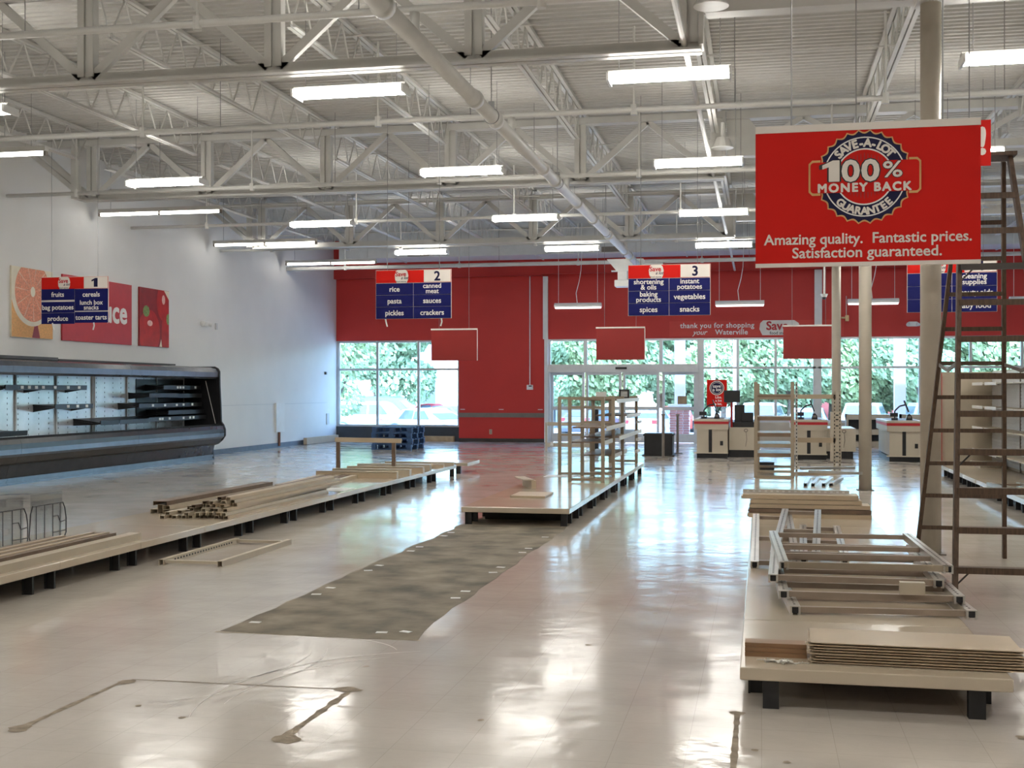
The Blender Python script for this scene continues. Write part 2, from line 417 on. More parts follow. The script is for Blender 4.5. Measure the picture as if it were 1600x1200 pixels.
for i, (a, b) in enumerate(leaves):
    yy = YB + (.13 if i in (0, 3) else .02)
    lf = build('door_leaf' if i in (1, 2) else 'side_panel', MB().box(a, a + .07, yy, yy + .06, 0, 2.0).box(b - .07, b, yy, yy + .06, 0, 2.0)
               .box(a + .07, b - .07, yy, yy + .06, 1.93, 2.0).box(a + .07, b - .07, yy, yy + .06, .93, 1.03).box(a + .07, b - .07, yy, yy + .06, .02, .26), M['alu'], d1)
    for z0, z1 in ((.26, .93), (1.03, 1.93)): build('pane', MB().box(a + .07, b - .07, yy + .025, yy + .035, z0, z1), M['glass'], lf)
build('jamb', MB().box(-1.80, -1.72, YB - .02, YB + .2, 0, 2.0), M['alu'], d1)
build('jamb', MB().box(-6.0, -5.94, YB - .02, YB + .2, 0, 2.0), M['alu'], d1)
build('notice', MB().box(-2.32, -2.06, YB + .11, YB + .125, 1.1, 1.33), M['pine'], d1)

# ================================================================ ROOF STEEL
GY = [11.7, 18.9, 26.1]; NP = [-.68 - 2.1 * k for k in range(6)]    # girder lines, panel points
CXC = 1.52
gl = ['nearest', 'middle', 'farthest']
for gi, gy in enumerate(GY):
    t = thing('roof_girder', '%s white steel roof girder left of the columns, posts and V-shaped braces' % gl[gi], 'girder', (CXC, gy, 4.72), 0, 'main roof girders')
    build('top_chord', MB().box(XL, NP[0] + .1, gy - .1, gy - .01, 5.65, 5.75).box(XL, NP[0] + .1, gy + .01, gy + .1, 5.65, 5.75), M['steel'], t, world=True)
    build('bottom_chord', MB().box(NP[-1] - .2, NP[0] + .12, gy - .11, gy - .015, 4.72, 4.74).box(NP[-1] - .2, NP[0] + .12, gy - .035, gy - .015, 4.74, 4.84)
          .box(NP[-1] - .2, NP[0] + .12, gy + .015, gy + .11, 4.72, 4.74).box(NP[-1] - .2, NP[0] + .12, gy + .015, gy + .035, 4.74, 4.84), M['steel'], t, world=True)
    for x in NP:
        build('post', MB().box(x - .09, x - .015, gy - .06, gy + .06, 4.80, 5.68).box(x + .015, x + .09, gy - .06, gy + .06, 4.80, 5.68).box(x - .015, x + .015, gy - .03, gy + .03, 4.80, 5.68), M['steel'], t, world=True)
    for i, x in enumerate(NP):
        xr = x + 1.05 if i else CXC - .1
        if i: build('brace', MB().bar((x + .06, gy, 4.80), (xr, gy, 5.66), .09, .07, (0, 1, 0)), M['steel'], t, world=True)
        if x - 1.05 > XL: build('brace', MB().bar((x - .06, gy, 4.80), (x - 1.05, gy, 5.66), .09, .07, (0, 1, 0)), M['steel'], t, world=True)
    build('end_plate', MB().box(NP[0] + .1, NP[0] + .14, gy - .13, gy + .13, 4.76, 5.75), M['steel'], t, world=True)
    build('end_plate', MB().box(NP[-1] - .34, NP[-1] - .2, gy - .13, gy + .13, 4.76, 5.75), M['steel'], t, world=True)
    build('wall_brace', MB().bar((NP[-1] - .2, gy, 4.82), (XL + .02, gy, 5.6), .08, .07, (0, 1, 0)), M['steel'], t, world=True)
    t = thing('cantilever_girder', '%s shallow steel girder over the column heads, ending left at a gusset' % gl[gi], 'girder', (CXC, gy, 5.06), 0, 'girders over the columns')
    build('top_chord', MB().box(NP[0] + .16, XR, gy - .1, gy + .1, 5.63, 5.75), M['steel'], t, world=True)
    build('bottom_chord', MB().box(NP[0] + .16, XR, gy - .1, gy + .1, 5.06, 5.17), M['steel'], t, world=True)
    build('gusset', MB().prism([(NP[0] + .16, 5.17), (NP[0] + .85, 5.17), (NP[0] + .5, 5.63), (NP[0] + .16, 5.63)], gy - .02, gy + .02), M['steel'], t, world=True)
    x = NP[0] + .5
    while x < 9:
        build('brace', MB().bar((x, gy, 5.18), (x + .8, gy, 5.63), .08, .08, (0, 1, 0)), M['steel'], t, world=True)
        build('brace', MB().bar((x + .8, gy, 5.63), (x + 1.6, gy, 5.18), .08, .08, (0, 1, 0)), M['steel'], t, world=True); x += 1.6
# open-web joists run away from the camera, between girder lines
def joist(L):
    t = thing('bar_joist', 'x', 'joist'); ht = .55
    build('top_chord', MB().box(-.06, -.008, 0, L, ht - .045, ht).box(.008, .06, 0, L, ht - .045, ht), M['steel'], t)
    build('bottom_chord', MB().box(-.055, -.008, .35, L - .35, 0, .012).box(-.016, -.008, .35, L - .35, .012, .05).box(.008, .055, .35, L - .35, 0, .012).box(.008, .016, .35, L - .35, .012, .05), M['steel'], t)
    w = MB(); n = int(round((L - .7) / .62)); st = (L - .7) / n; pts = [(0, .05, ht - .03), (0, .35, .03)]
    for i in range(n): pts += [(0, .35 + st * (i + .5), ht - .03), (0, .35 + st * (i + 1), .03)]
    pts.append((0, L - .05, ht - .03)); w.path(pts, .013, 5)
    build('web_rod', w, M['steel'], t)
    return t
bays = [(11.8, 18.8, 'near bay between first two girders'), (19.0, 26.0, 'middle bay beyond the second girder'), (26.2, 32.38, 'far bay next to the red wall')]
JX = NP[::-1] + [1.52, 3.62, 5.72, 7.82]
NTH = ['first', 'second', 'third', 'fourth', 'fifth', 'sixth', 'seventh', 'eighth', 'ninth', 'tenth']
for (y0, y1, nm) in bays:
    j0 = joist(y1 - y0)
    for i, x in enumerate(JX):
        lab = '%s open-web roof joist from the left wall, %s' % (NTH[i], nm)
        if i == 0: j0.location = (x, y0, 5.345); tag(j0, lab, 'joist', 'roof joists, ' + nm)
        else: dup(j0, (x, y0, 5.345), 0, lab, 'roof joists, ' + nm)
k = 0
for y, where in ((14.2, 'nearer one in near bay'), (16.6, 'farther one in near bay'), (21.4, 'nearer one in middle bay'), (23.8, 'farther one in middle bay'), (28.6, 'nearer one in far bay'), (31.0, 'farther one in far bay')):
    for z, lv in ((5.36, 'lower'), (5.84, 'upper')):
        if lv == 'upper' and y not in (14.2, 21.4): continue
        tag(build('bridging_rod', MB().tube((XL + .02, y, z), (9, y, z), .012, 6), M['steel']), 'thin white bridging rod, %s level, %s' % (lv, where), 'rod', 'joist bridging rods')
# brace pipe that ties the girder ends together
tag(build('tie_pipe', MB().tube((-.72, 9.0, 4.79), (-.72, 33.9, 4.79), .03, 8), M['steel']), 'thin white tie pipe running away along the girder ends', 'pipe')
# columns
for i, gy in enumerate(GY):
    t = thing('steel_column', ['nearest beige round column, standing behind the wooden ladder', 'beige round column second from the ladder, standing clear on the floor', 'farthest beige round column beside the checkout counters'][i], 'column', (CXC, gy, 0), 0, 'round columns')
    build('shaft', MB().tube((0, 0, .012), (0, 0, 5.06), .093, 24), mat('column_paint', (.56, .50, .41), .45, var=.08, scale=2.5), t, smooth=False)
    for p in t.children[0].data.polygons: p.use_smooth = len(p.vertices) == 4
    build('base_plate', MB().box(-.12, .12, -.12, .12, 0, .012), M['grey'], t)
    build('cap_plate', MB().box(-.13, .13, -.13, .13, 5.04, 5.06), M['steel'], t)
t = thing('column_guard', 'pale scuffed steel corner guard standing against the farthest column', 'guard', (1.5, 25.9, 0))
build('panel', MB().box(-.11, .11, -.02, .02, 0.03, 1.05).box(-.11, -.09, .02, .1, .03, 1.05), M['cream'], t)
build('foot', MB().box(-.16, .3, -.1, .08, 0, .03), M['grey'], t)
for z in (.12, .2, .75, .88, .97): build('bolt_hole', MB().box(-.04, .05, -.023, -.02, z, z + .025), M['black'], t)

# ---- sprinkler pipes
t = thing('sprinkler_main', 'thick white sprinkler main pipe crossing the ceiling towards the red wall', 'pipe', (-2.9, 6, 4.5))
build('pipe_run', MB().tube((-2.9, 6, 4.5), (-2.9, 28.9, 4.5), .075, 16), M['pipe'], t, smooth=True, world=True)
for y in (9.1, 12.2, 13.2, 16.2, 17.2, 19.3, 21.2, 23.4, 26.2, 27.2):
    build('coupling', MB().tube((-2.9, y - .05, 4.5), (-2.9, y + .05, 4.5), .095, 16), M['pipe'], t, smooth=True, world=True)
for y in (13.0, 17.4, 23.0): build('hanger', MB().tube((-2.9, y, 4.58), (-2.9, y, 5.88), .006, 5).ring(-2.9, 4.5, .08, .09, y, n=20).box(-2.93, -2.87, y - .02, y + .02, 4.58, 4.66), M['wire'], t, world=True)
BY = [10.0, 14.1, 18.25, 22.35, 26.45, 30.5]
for y in BY[:-1]: build('tee_outlet', MB().tube((-2.9, y, 4.56), (-2.9, y, 4.72), .045, 10), M['pipe'], t, smooth=True, world=True)
ordn = ['nearest', 'second nearest', 'third', 'fourth', 'fifth', 'farthest, thicker']
for i, y in enumerate(BY):
    r = .032 if i < 5 else .05
    z = 4.75 if i < 5 else 4.72
    t = thing('sprinkler_branch', '%s white sprinkler branch pipe running left to right under the roof' % ordn[i], 'pipe', (-2.9, y, z), 0, 'sprinkler branch pipes')
    build('pipe_run', MB().tube((XL + .02, y, z), (9, y, z), r, 10), M['pipe'], t, smooth=True, world=True)
    for x in (-11.1, -8.0, -4.9, -1.8, 1.0, 4.2, 7.3):
        x += (.35 if i % 2 else 0)
        build('sprig', MB().tube((x, y, z), (x, y, 5.72), .014, 6).tube((x, y, z - .06), (x, y, z + .06), .042, 8), M['pipe'], t, world=True)
    for x in (-9.6, -6.6, -3.4, -.3, 2.6, 5.6): build('hanger_rod', MB().tube((x, y, z), (x, y, 5.88), .005, 5), M['wire'], t, world=True)
# main pipe ends in a drop with a white box
t = thing('drop_box', 'white drop duct with a small box hanging at the end of the main pipe', 'box', (-3.25, 29.0, 4.0))
build('elbow', MB().prism([(-3.62, 4.62), (-2.75, 4.62), (-2.75, 4.52), (-3.12, 4.33), (-3.38, 4.33)], 28.85, 29.15), M['white'], t, world=True)
build('drop', MB().box(-3.36, -3.14, 28.88, 29.12, 4.10, 4.33), M['white'], t, world=True)
build('box', MB().box(-3.43, -3.07, 28.8, 29.2, 3.96, 4.12), M['white'], t, world=True, bevel=.02)
build('bracket', MB().box(-3.52, -3.1, 28.95, 29.05, 4.33, 4.36), M['white'], t, world=True)
build('side_outlet', MB().tube((-3.0, 29.0, 4.48), (-2.3, 29.0, 4.48), .07, 10), M['white'], t, world=True)
# rectangular air duct along the front wall
t = thing('air_duct', 'large grey rectangular air duct along the top of the red wall', 'duct', (-2, 32.6, 5.17))
build('casing', MB().box(-11.6, XR - .3, 32.4, 33.6, 5.17, 5.86), M['duct'], t, world=True)
for x in (-9.6, -4.2, -.6, 3.2): build('grille', MB().box(x, x + .62, 32.385, 32.4, 5.2, 5.34), M['grey'], t, world=True); 
for x in (-8, -5.5, -2.2, .5, 3): build('seam_flange', MB().box(x - .02, x + .02, 32.38, 32.4, 5.17, 5.86), M['duct'], t, world=True)
for x in (-10, -6, -2, 2, 6): build('strap', MB().box(x - .02, x + .02, 32.37, 33.63, 5.15, 5.17), M['steel'], t, world=True)
# round ceiling speakers
for i, (x, y, lab) in enumerate([(-.45, 11.2, 'white cone ceiling speaker by the end of the nearest girder'), (-.55, 17.8, 'white cone ceiling speaker by the end of the middle girder')]):
    t = thing('ceiling_speaker', lab, 'speaker', (x, y, 5.0 if i == 0 else 5.0), 0, 'cone ceiling speakers')
    build('cone', MB().tube((0, 0, .0), (0, 0, .14), .15, 20, .09), M['steel'], t)
    build('grille', MB().tube((0, 0, -.012), (0, 0, 0), .16, 20), M['white'], t)
    build('stem', MB().tube((0, 0, .14), (0, 0, .36), .03, 8), M['steel'], t)

# ---- fluorescent lights
def fixture(nt=2):
    t = thing('hanging_light', 'x', 'light')
    build('housing', MB().prism([(-.085, .03), (-.085, .06), (-.06, .1), (.06, .1), (.085, .06), (.085, .03)], -.61, .61, 'x'), M['steel'], t)
    for y in (-.12, -.04, .04, .12): build('tube', MB().tube((-.585, y, .012 if abs(y) < .1 else .04), (.585, y, .012 if abs(y) < .1 else .04), .023, 8, cap=False), M['lamp'], t)
    for x in (-.6, .6): build('socket_bar', MB().box(x - .012, x + .012, -.145, .145, -.015, .065), M['white'], t)
    for x in (-.5, .5): build('hanger_wire', MB().tube((x, 0, .1), (x, 0, 1.312), .004, 4), M['wire'], t)
    return t
rows = [(12.15, [-8.8, -4.22, -.9, 2.46, 5.8], 'first'), (16.9, [-8.78, -4.19, -.85, 2.5, 5.85], 'second'), (21.7, [-8.1, -4.2, -.83, 2.5, 5.85], 'third'), (26.6, [-7.55, -4.1, -.8, 2.5, 5.85], 'fourth'),
        (7.4, [-8.8, -4.2, 2.46, 5.8], 'overhead'), (2.6, [-8.8, -4.2, -.9, 2.46, 6.0], 'overhead'), (-3, [-8.8, -4.2, -.9, 2.46, 6.0], 'overhead')]
cols = ['leftmost', 'left of centre', 'right of centre', 'right of the columns', 'far right']
proto = None
for (y, xs, nm) in rows:
    for i, x in enumerate(xs):
        lab = 'lit four-foot fluorescent light, %s row from the camera, %s' % (nm, cols[i]) if nm != 'overhead' else 'lit fluorescent light hanging out of view near the camera'
        if proto is None: proto = fixture(); proto.location = (x, y, 4.59); tag(proto, lab, 'light', 'hanging fluorescent lights')
        else: dup(proto, (x, y, 4.59), 0, lab, 'hanging fluorescent lights')
def strip(y, label):
    t = thing('strip_light', label, 'light', (-11.0, y, 4.8), 0, 'paired strip lights on the left wall side')
    build('housing', MB().box(-1.24, 1.24, -.05, .05, .03, .1), M['steel'], t)
    for x in (-.61, .61): build('tube', MB().tube((x - .58, 0, .0), (x + .58, 0, 0), .026, 8, cap=False), M['lampstrip'], t)
    for x in (-1.22, 0, 1.22): build('socket', MB().box(x - .02, x + .02, -.03, .03, -.03, .03), M['grey'], t)
    for x in (-1, 1): build('hanger_wire', MB().tube((x, 0, .1), (x, 0, 1.102), .004, 4), M['wire'], t)
for y, l in ((15.3, 'nearest paired strip light by the left wall, cut by the photo edge'), (20.9, 'second paired strip light by the left wall, above the produce posters'), (25.8, 'third paired strip light by the left wall'), (30.1, 'farthest paired strip light by the left wall, next to the red wall')): strip(y, l)
# low lights over the checkouts, hung on cords
for i, (x, lab) in enumerate([(-4.75, 'low white light fixture left of the aisle 3 sign'), (-.55, 'low white light fixture right of the aisle 3 sign'), (2.75, 'low white light fixture crossing behind the round columns'), (6.6, 'low white light fixture behind the ladder at right')]):
    t = thing('checkout_light', lab, 'light', (x, 31.8, 3.66), 0, 'low lights by the windows')
    build('housing', MB().prism([(-.12, .03), (-.12, .09), (-.05, .14), (.05, .14), (.12, .09), (.12, .03)], -.62, .62, 'x'), M['white'], t)
    build('lens', MB().box(-.6, .6, -.1, .1, -.005, .03), M['lampdim'], t)
    for xx in (-.52, .52): build('cord', MB().tube((xx, 0, .14), (xx, 0, 2.245), .006, 5), M['white'], t)
    build('power_cord', MB().path([(-.02, 0, .14), (-.05, 0, .4), (.03, 0, .7), (.08, 0, 1.0), (.1, 0, 1.45), (.1, 0, 2.24)], .01, 6), M['white'], t)
# ================================================================ SIGNS
def hang(t, xs, z0, z1, m='wire'):
    for x in xs: build('hanging_wire', MB().tube((x, 0, z0), (x, 0, z1), .004, 4), M[m], t)
def logo(parent, cx, cz, s, y):
    pl = build('logo_plate', MB().flat([(cx + s * a, cz + s * b) for a, b in [(-.36, -.5), (-.5, -.2), (-.52, .1), (-.44, .38), (-.3, .5), (.3, .5), (.46, .36), (.53, .08), (.5, -.25), (.38, -.5)]], y), M['offwhite'], parent)
    build('logo_word', text_into(MB(), 'Save', cx - .06 * s, cz + .03 * s, y - .002, .46 * s, .03), M['textr'], pl)
    build('logo_word', text_into(MB(), 'a lot', cx + .22 * s, cz - .2 * s, y - .003, .3 * s, .015, shear=.4), M['navyd'], pl)
    build('logo_word', text_into(MB(), 'food stores', cx - .02 * s, cz - .43 * s, y - .002, .17 * s, .01), M['blackt'], pl)
def aisle_sign(X, num, rows, label, jitter=0.):
    t = thing('aisle_sign', label, 'sign', (X, 18.2, 2.61), 0, 'hanging aisle signs')
    build('backing', MB().box(-.61, .61, 0, .012, 0, .76), M['offwhite'], t)
    build('top_band', MB().box(-.605, .605, -.004, 0, .56, .755), M['redsign'], t)
    nb = build('number_box', MB().box(.17, .6, -.007, -.004, .565, .752), M['offwhite'], t)
    build('number', text_into(MB(), num, .385, .59, -.009, .2, .03), M['navyd'], nb)
    logo(t, -.19, .657, .21, -.007)
    for c in range(2):
        for r in range(3):
            x0 = -.603 if c == 0 else .005; x1 = -.003 if c == 0 else .603; z1 = .553 - r * .185; z0 = z1 - .18
            dz = jitter * random.uniform(-.02, .012)
            p = build('category_panel', MB().box(x0, x1, -.008, 0, z0 + dz, z1 + dz), M['navy'], t)
            s = rows[c][r]
            mb = MB()
            if '\n' in s:
                a, b = s.split('\n'); text_into(mb, a, (x0 + x1) / 2, z1 + dz - .08, -.011, .104, .022); text_into(mb, b, (x0 + x1) / 2, z1 + dz - .162, -.011, .104, .022)
            else: text_into(mb, s, (x0 + x1) / 2, (z0 + z1) / 2 + dz - .038, -.011, .112, .022)
            build('lettering', mb, M['textw'], p)
    hang(t, (-.42, .42), .76, 3.292)
    return t
s1 = aisle_sign(-11.1, '1', [['fruits', 'bag potatoes', 'produce'], ['cereals', 'lunch box\nsnacks', 'toaster tarts']], 'blue and red aisle 1 sign hanging before the produce posters', 1)
s2 = aisle_sign(-5.3, '2', [['rice', 'pasta', 'pickles'], ['canned\nmeat', 'sauces', 'crackers']], 'blue and red aisle 2 sign reading rice, pasta, pickles')
s3 = aisle_sign(-1.35, '3', [['shortening\n& oils', 'baking\nproducts', 'spices'], ['instant\npotatoes', 'vegetables', 'snacks']], 'blue and red aisle 3 sign reading shortening and oils')
s4 = aisle_sign(2.65, '4', [['pe', 'ca', 'p'], ['cleaning\nsupplies', 'beauty aids', 'baby food']], 'blue and red aisle 4 sign half hidden behind the ladder')
for t, xs in ((s1, (-.4, .35)), (s2, (-.45, .45))):
    for x in xs: build('beaded_tag', MB().path([(x, -.01, 0), (x + .01, -.01, -.05), (x - .01 if x > 0 else x + .03, -.01, -.12)], .012, 5), M['white'], t)

# ---- the big guarantee sign
W2, H2 = .61, .80
t = thing('guarantee_sign', 'large red hanging sign with a round 100% money back guarantee seal', 'sign', (.576, 7.1, 2.2))
build('board', MB().box(-W2, W2, 0, .012, .02, H2 - .02), M['redsign'], t)
build('top_rail', MB().box(-W2, W2, -.006, .018, H2 - .035, H2 + .005), M['offwhite'], t)
build('bottom_rail', MB().box(-W2, W2, -.006, .018, 0, .022), M['offwhite'], t)
hang(t, (-.41, .41), H2, 3.702)
cx, cz, R = -.01, .5, .232
seal = MB(); pts = []; pin = []
NS = 26
for i in range(NS):
    for j in range(6):
        a = 2 * PI * (i + j / 6) / NS; rr = R + .036 - .017 * math.sin(PI * j / 6)
        pts.append((cx + rr * math.cos(a), cz + rr * math.sin(a))); rr -= .009; pin.append((cx + rr * math.cos(a), cz + rr * math.sin(a)))
def fan(mb, pts, y):
    n = len(pts); return mb.add([(cx, y, cz)] + [(p[0], y, p[1]) for p in pts], [(0, 1 + i, 1 + (i + 1) % n) for i in range(n)])
sg = build('seal', fan(MB(), pts, -.002), M['gold'], t)
build('scalloped_ring', fan(MB(), pin, -.0035), M['navyd'], sg)
build('white_ring', MB().ring(cx, cz, .218, .225, -.005, n=72), M['textw'], sg)
build('red_disc', MB().disc(cx, cz, .155, -.005), M['redsign'], sg)
build('white_ring', MB().ring(cx, cz, .152, .160, -.0055, n=72), M['textw'], sg)
rays = MB()
for i in range(11):
    x = cx + (i - 5) * .019; rays.flat([(x - .004, cz + .07), (x + .004, cz + .07), (x + .002, cz + .135 - abs(i - 5) * .006), (x - .002, cz + .135 - abs(i - 5) * .006)], -.0065)
    rays.flat([(x - .004, cz - .07), (x + .004, cz - .07), (x + .002, cz - .125 + abs(i - 5) * .006), (x - .002, cz - .125 + abs(i - 5) * .006)], -.0065)
build('rays', rays, M['reddk'], sg)
def rrect(x0, x1, z0, z1, r, n=5):
    o = []
    for (ax, az, a0) in ((x1 - r, z1 - r, 0), (x0 + r, z1 - r, PI / 2), (x0 + r, z0 + r, PI), (x1 - r, z0 + r, 1.5 * PI)):
        for i in range(n + 1): a = a0 + PI / 2 * i / n; o.append((ax + r * math.cos(a), az + r * math.sin(a)))
    return o
bx0, bx1, bz0, bz1 = cx - .295, cx + .295, cz - .095, cz + .095
for sgn in (-1, 1):      # gold end brackets of the banner
    e = [(sgn * .24, .1), (sgn * .285, .1), (sgn * .305, .08), (sgn * .305, -.08), (sgn * .285, -.1), (sgn * .24, -.1)]
    build('banner_edge', MB().flat([(cx + a, cz + b) for a, b in e], -.0075), M['gold'], sg)
build('banner', MB().flat(rrect(bx0, bx1, bz0 + .008, bz1 - .008, .02), -.009), M['redsign'], sg)
for bd_, yy_, mm_, nm_ in ((.075, -.011, 'blackt', 'number_outline'), (.035, -.0125, 'offwhite', 'number')):
    build(nm_, text_into(MB(), '1', cx - .165, cz - .022, yy_, .165, bd_), M[mm_], sg)
    build(nm_, text_into(MB(), '0', cx - .075, cz - .022, yy_, .165, bd_, fit=.088 + .165 * 2 * bd_), M[mm_], sg)
    build(nm_, text_into(MB(), '0', cx + .032, cz - .022, yy_, .165, bd_, fit=.088 + .165 * 2 * bd_), M[mm_], sg)
    build(nm_, text_into(MB(), '%', cx + .152, cz - .006, yy_ - .0002, .125, bd_ * .8 - .012, fit=.1 + .125 * 2 * (bd_ * .8 - .012)), M[mm_], sg)
build('lettering', text_into(MB(), 'MONEY BACK', cx, cz - .082, -.0115, .066, .05, spacing=1.25, fit=.51), M['offwhite'], sg)
build('lettering', text_arc(MB(), 'SAVE-A-LOT', cx, cz, .169, -.0062, .064, PI / 2, .185, .05), M['offwhite'], sg)
build('lettering', text_arc(MB(), 'GUARANTEE', cx, cz, .212, -.0062, .058, -PI / 2, .185, .05, inside=True), M['offwhite'], sg)
build('slogan', text_into(MB(), 'Amazing quality.  Fantastic prices.', 0, .128, -.003, .084, .018, fit=1.126), M['offwhite'], t)
build('slogan', text_into(MB(), 'Satisfaction guaranteed.', 0, .05, -.003, .084, .018, fit=.81), M['offwhite'], t)
t = thing('small_red_sign', 'small red sign with a white exclamation mark behind the guarantee sign', 'sign', (1.09, 9.4, 3.1))
build('board', MB().box(-.55, .55, 0, .01, .04, .375), M['redsign'], t)
build('lettering', text_into(MB(), '!', .49, .13, -.003, .27, .04), M['offwhite'], t)
hang(t, (-.4, .4), .375, 2.802)
# ---- blank red boards over the checkout lanes
for i, (x, lab) in enumerate([(-7.05, 'blank red hanging board before the red pier'), (-3.15, 'blank red hanging board above the sliding doors'), (1.02, 'blank red hanging board covering part of the thank-you banner')]):
    t = thing('lane_board', lab, 'sign', (x, 27.6, 2.19), 0, 'blank red lane boards')
    build('board', MB().box(-.55, .55, 0, .012, 0, .72), M['redback'], t)
    build('top_rail', MB().box(-.56, .56, -.01, .02, .715, .75), M['offwhite'], t)
    build('side_edge', MB().box(.55, .565, -.003, .014, 0, .72), M['offwhite'], t)
    hang(t, (-.36, .36), .75, 3.712)
# ---- thank-you banner on the red wall
t = thing('thank_you_banner', 'red wall banner thanking shoppers, above the windows', 'banner', (-.4, YB, 2.99))
build('sheet', MB().box(-2.14, 2.6, -.012, -.002, .01, .44), M['banner'], t)
build('lettering', text_into(MB(), 'thank you for shopping', -.82, .25, -.016, .2, .02, spacing=1.08), M['textw'], t)
build('lettering', text_into(MB(), 'your', -1.3, .06, -.016, .2, .012, shear=.35), M['textw'], t)
build('lettering', text_into(MB(), 'Waterville', -.42, .06, -.016, .2, .02, spacing=1.05), M['textw'], t)
pl = build('logo_plate', MB().flat([(.42, .03), (.34, .2), (.36, .36), (.44, .44), (1.28, .44), (1.4, .36), (1.45, .2), (1.35, .03)], -.016), M['offwhite'], t)
build('logo_word', text_into(MB(), 'Save', .82, .18, -.018, .33, .03), M['textr'], pl)
build('logo_word', text_into(MB(), 'food stores', .9, .05, -.018, .12, .01), M['blackt'], pl)

# ---- wall posters (thin boards with flat prints)
def poster(name, label, y0, y1):
    t = thing(name, label, 'poster', (XL + .004, (y0 + y1) / 2, 2.4), PI / 2, 'produce posters')
    return t, (y1 - y0) / 2
pk = dict(orange=mat('peel_orange', (.80, .42, .14), .5, var=.15, scale=30), pith=mat('citrus_pith', (.85, .78, .62), .5, var=.06), flesh=mat('grapefruit_flesh', (.78, .30, .17), .45, var=.28, scale=38),
          tom=mat('tomato_red', (.52, .022, .02), .3, var=.2, scale=5), tomd=mat('tomato_deep', (.30, .014, .016), .35, var=.2, scale=5), green=mat('stem_green', (.20, .30, .08), .5, var=.4, scale=30), seg=mat('segment_membrane', (.86, .60, .42), .5, var=.1), hl=mat('print_highlight', (.85, .52, .46), .4, var=.2, scale=12), red2=mat('poster_red', (.55, .035, .045), .45, var=.05))
def clip(poly, x0, x1, z0, z1):                                     # clip a convex print outline to the board
    for ax, lim, sg_ in ((0, x0, 1), (0, x1, -1), (1, z0, 1), (1, z1, -1)):
        out = []
        for i in range(len(poly)):
            a, b = poly[i], poly[(i + 1) % len(poly)]
            da, db = (a[ax] - lim) * sg_, (b[ax] - lim) * sg_
            if da >= 0: out.append(a)
            if (da >= 0) != (db >= 0):
                k = da / (da - db); out.append((a[0] + (b[0] - a[0]) * k, a[1] + (b[1] - a[1]) * k))
        poly = out
        if not poly: return []
    return poly
def ell(cx, cz, rx, rz, n=40, rot=0):
    return [(cx + rx * math.cos(2 * PI * i / n) * math.cos(rot) - rz * math.sin(2 * PI * i / n) * math.sin(rot), cz + rx * math.cos(2 * PI * i / n) * math.sin(rot) + rz * math.sin(2 * PI * i / n) * math.cos(rot)) for i in range(n)]
t, hw = poster('grapefruit_poster', 'square poster of a cut grapefruit on the white wall', 18.35, 19.57)
B = (-hw + .005, hw - .005, .005, 1.195)
bd = build('board', MB().box(-hw, hw, -.03, 0, 0, 1.2), pk['pith'], t)
def pr_(name, m, poly, y, par):
    q = clip(poly, *B)
    if len(q) > 2: build(name, MB().flat(q, y), m, par)
pr_('peel', pk['orange'], ell(-.35, .18, .55, .5), -.0315, bd); pr_('peel', pk['orange'], ell(.42, .12, .42, .46), -.0322, bd)
pr_('peel', pk['tomd'], [(-.02, 0), (.22, 0), (.1, .38)], -.0326, bd)
pr_('rind', pk['pith'], ell(-.02, .78, .6, .58), -.0332, bd)
fm = MB().flat(clip(ell(0, .8, .52, .52), *B), -.0345); fl_ = build('flesh', fm, pk['flesh'], t)
sp = MB()
for i in range(11):
    a = 2 * PI * i / 11 + .2
    q = clip([(.0 + .03 * math.cos(a), .8 + .03 * math.sin(a)), (.5 * math.cos(a - .018), .8 + .5 * math.sin(a - .018)), (.5 * math.cos(a + .018), .8 + .5 * math.sin(a + .018))], *B)
    if len(q) > 2: sp.flat(q, -.0355)
build('segments', sp, pk['seg'], fl_); build('core', MB().flat(ell(0, .8, .07, .09, 11), -.036), pk['pith'], fl_)
t, hw = poster('produce_poster', 'wide red poster lettered produce behind the aisle 1 sign', 19.88, 22.34)
build('board', MB().box(-hw, hw, -.03, 0, 0, 1.2), pk['red2'], t)
build('lettering', text_into(MB(), 'Produce', 0, .42, -.033, .62, .03), M['textw'], t)
t, hw = poster('tomato_poster', 'square poster of red tomatoes on the white wall', 22.65, 23.9)
B = (-hw + .005, hw - .005, .005, 1.195)
bd = build('board', MB().box(-hw, hw, -.03, 0, 0, 1.2), pk['tomd'], t)
pr_('tomato', pk['tom'], ell(-.22, .3, .45, .46), -.032, bd); pr_('tomato', pk['tom'], ell(.45, .95, .36, .42), -.0325, bd); pr_('tomato', pk['tom'], ell(.6, .3, .3, .55), -.033, bd)
pr_('tomato_gap', pk['pith'], [(.2, 0), (.32, 0), (.28, .17)], -.0335, bd); pr_('tomato_gap', pk['pith'], [(.4, 1.2), (.63, 1.2), (.63, 1.0)], -.0335, bd)
pr_('stem', pk['green'], ell(-.35, .72, .14, .12, 9), -.0345, bd); pr_('stem', pk['green'], ell(.58, .6, .08, .12, 9), -.0345, bd)
pr_('highlight', pk['hl'], ell(-.2, .48, .11, .06), -.0345, bd); pr_('highlight', pk['hl'], ell(.38, 1.0, .07, .1), -.0345, bd)
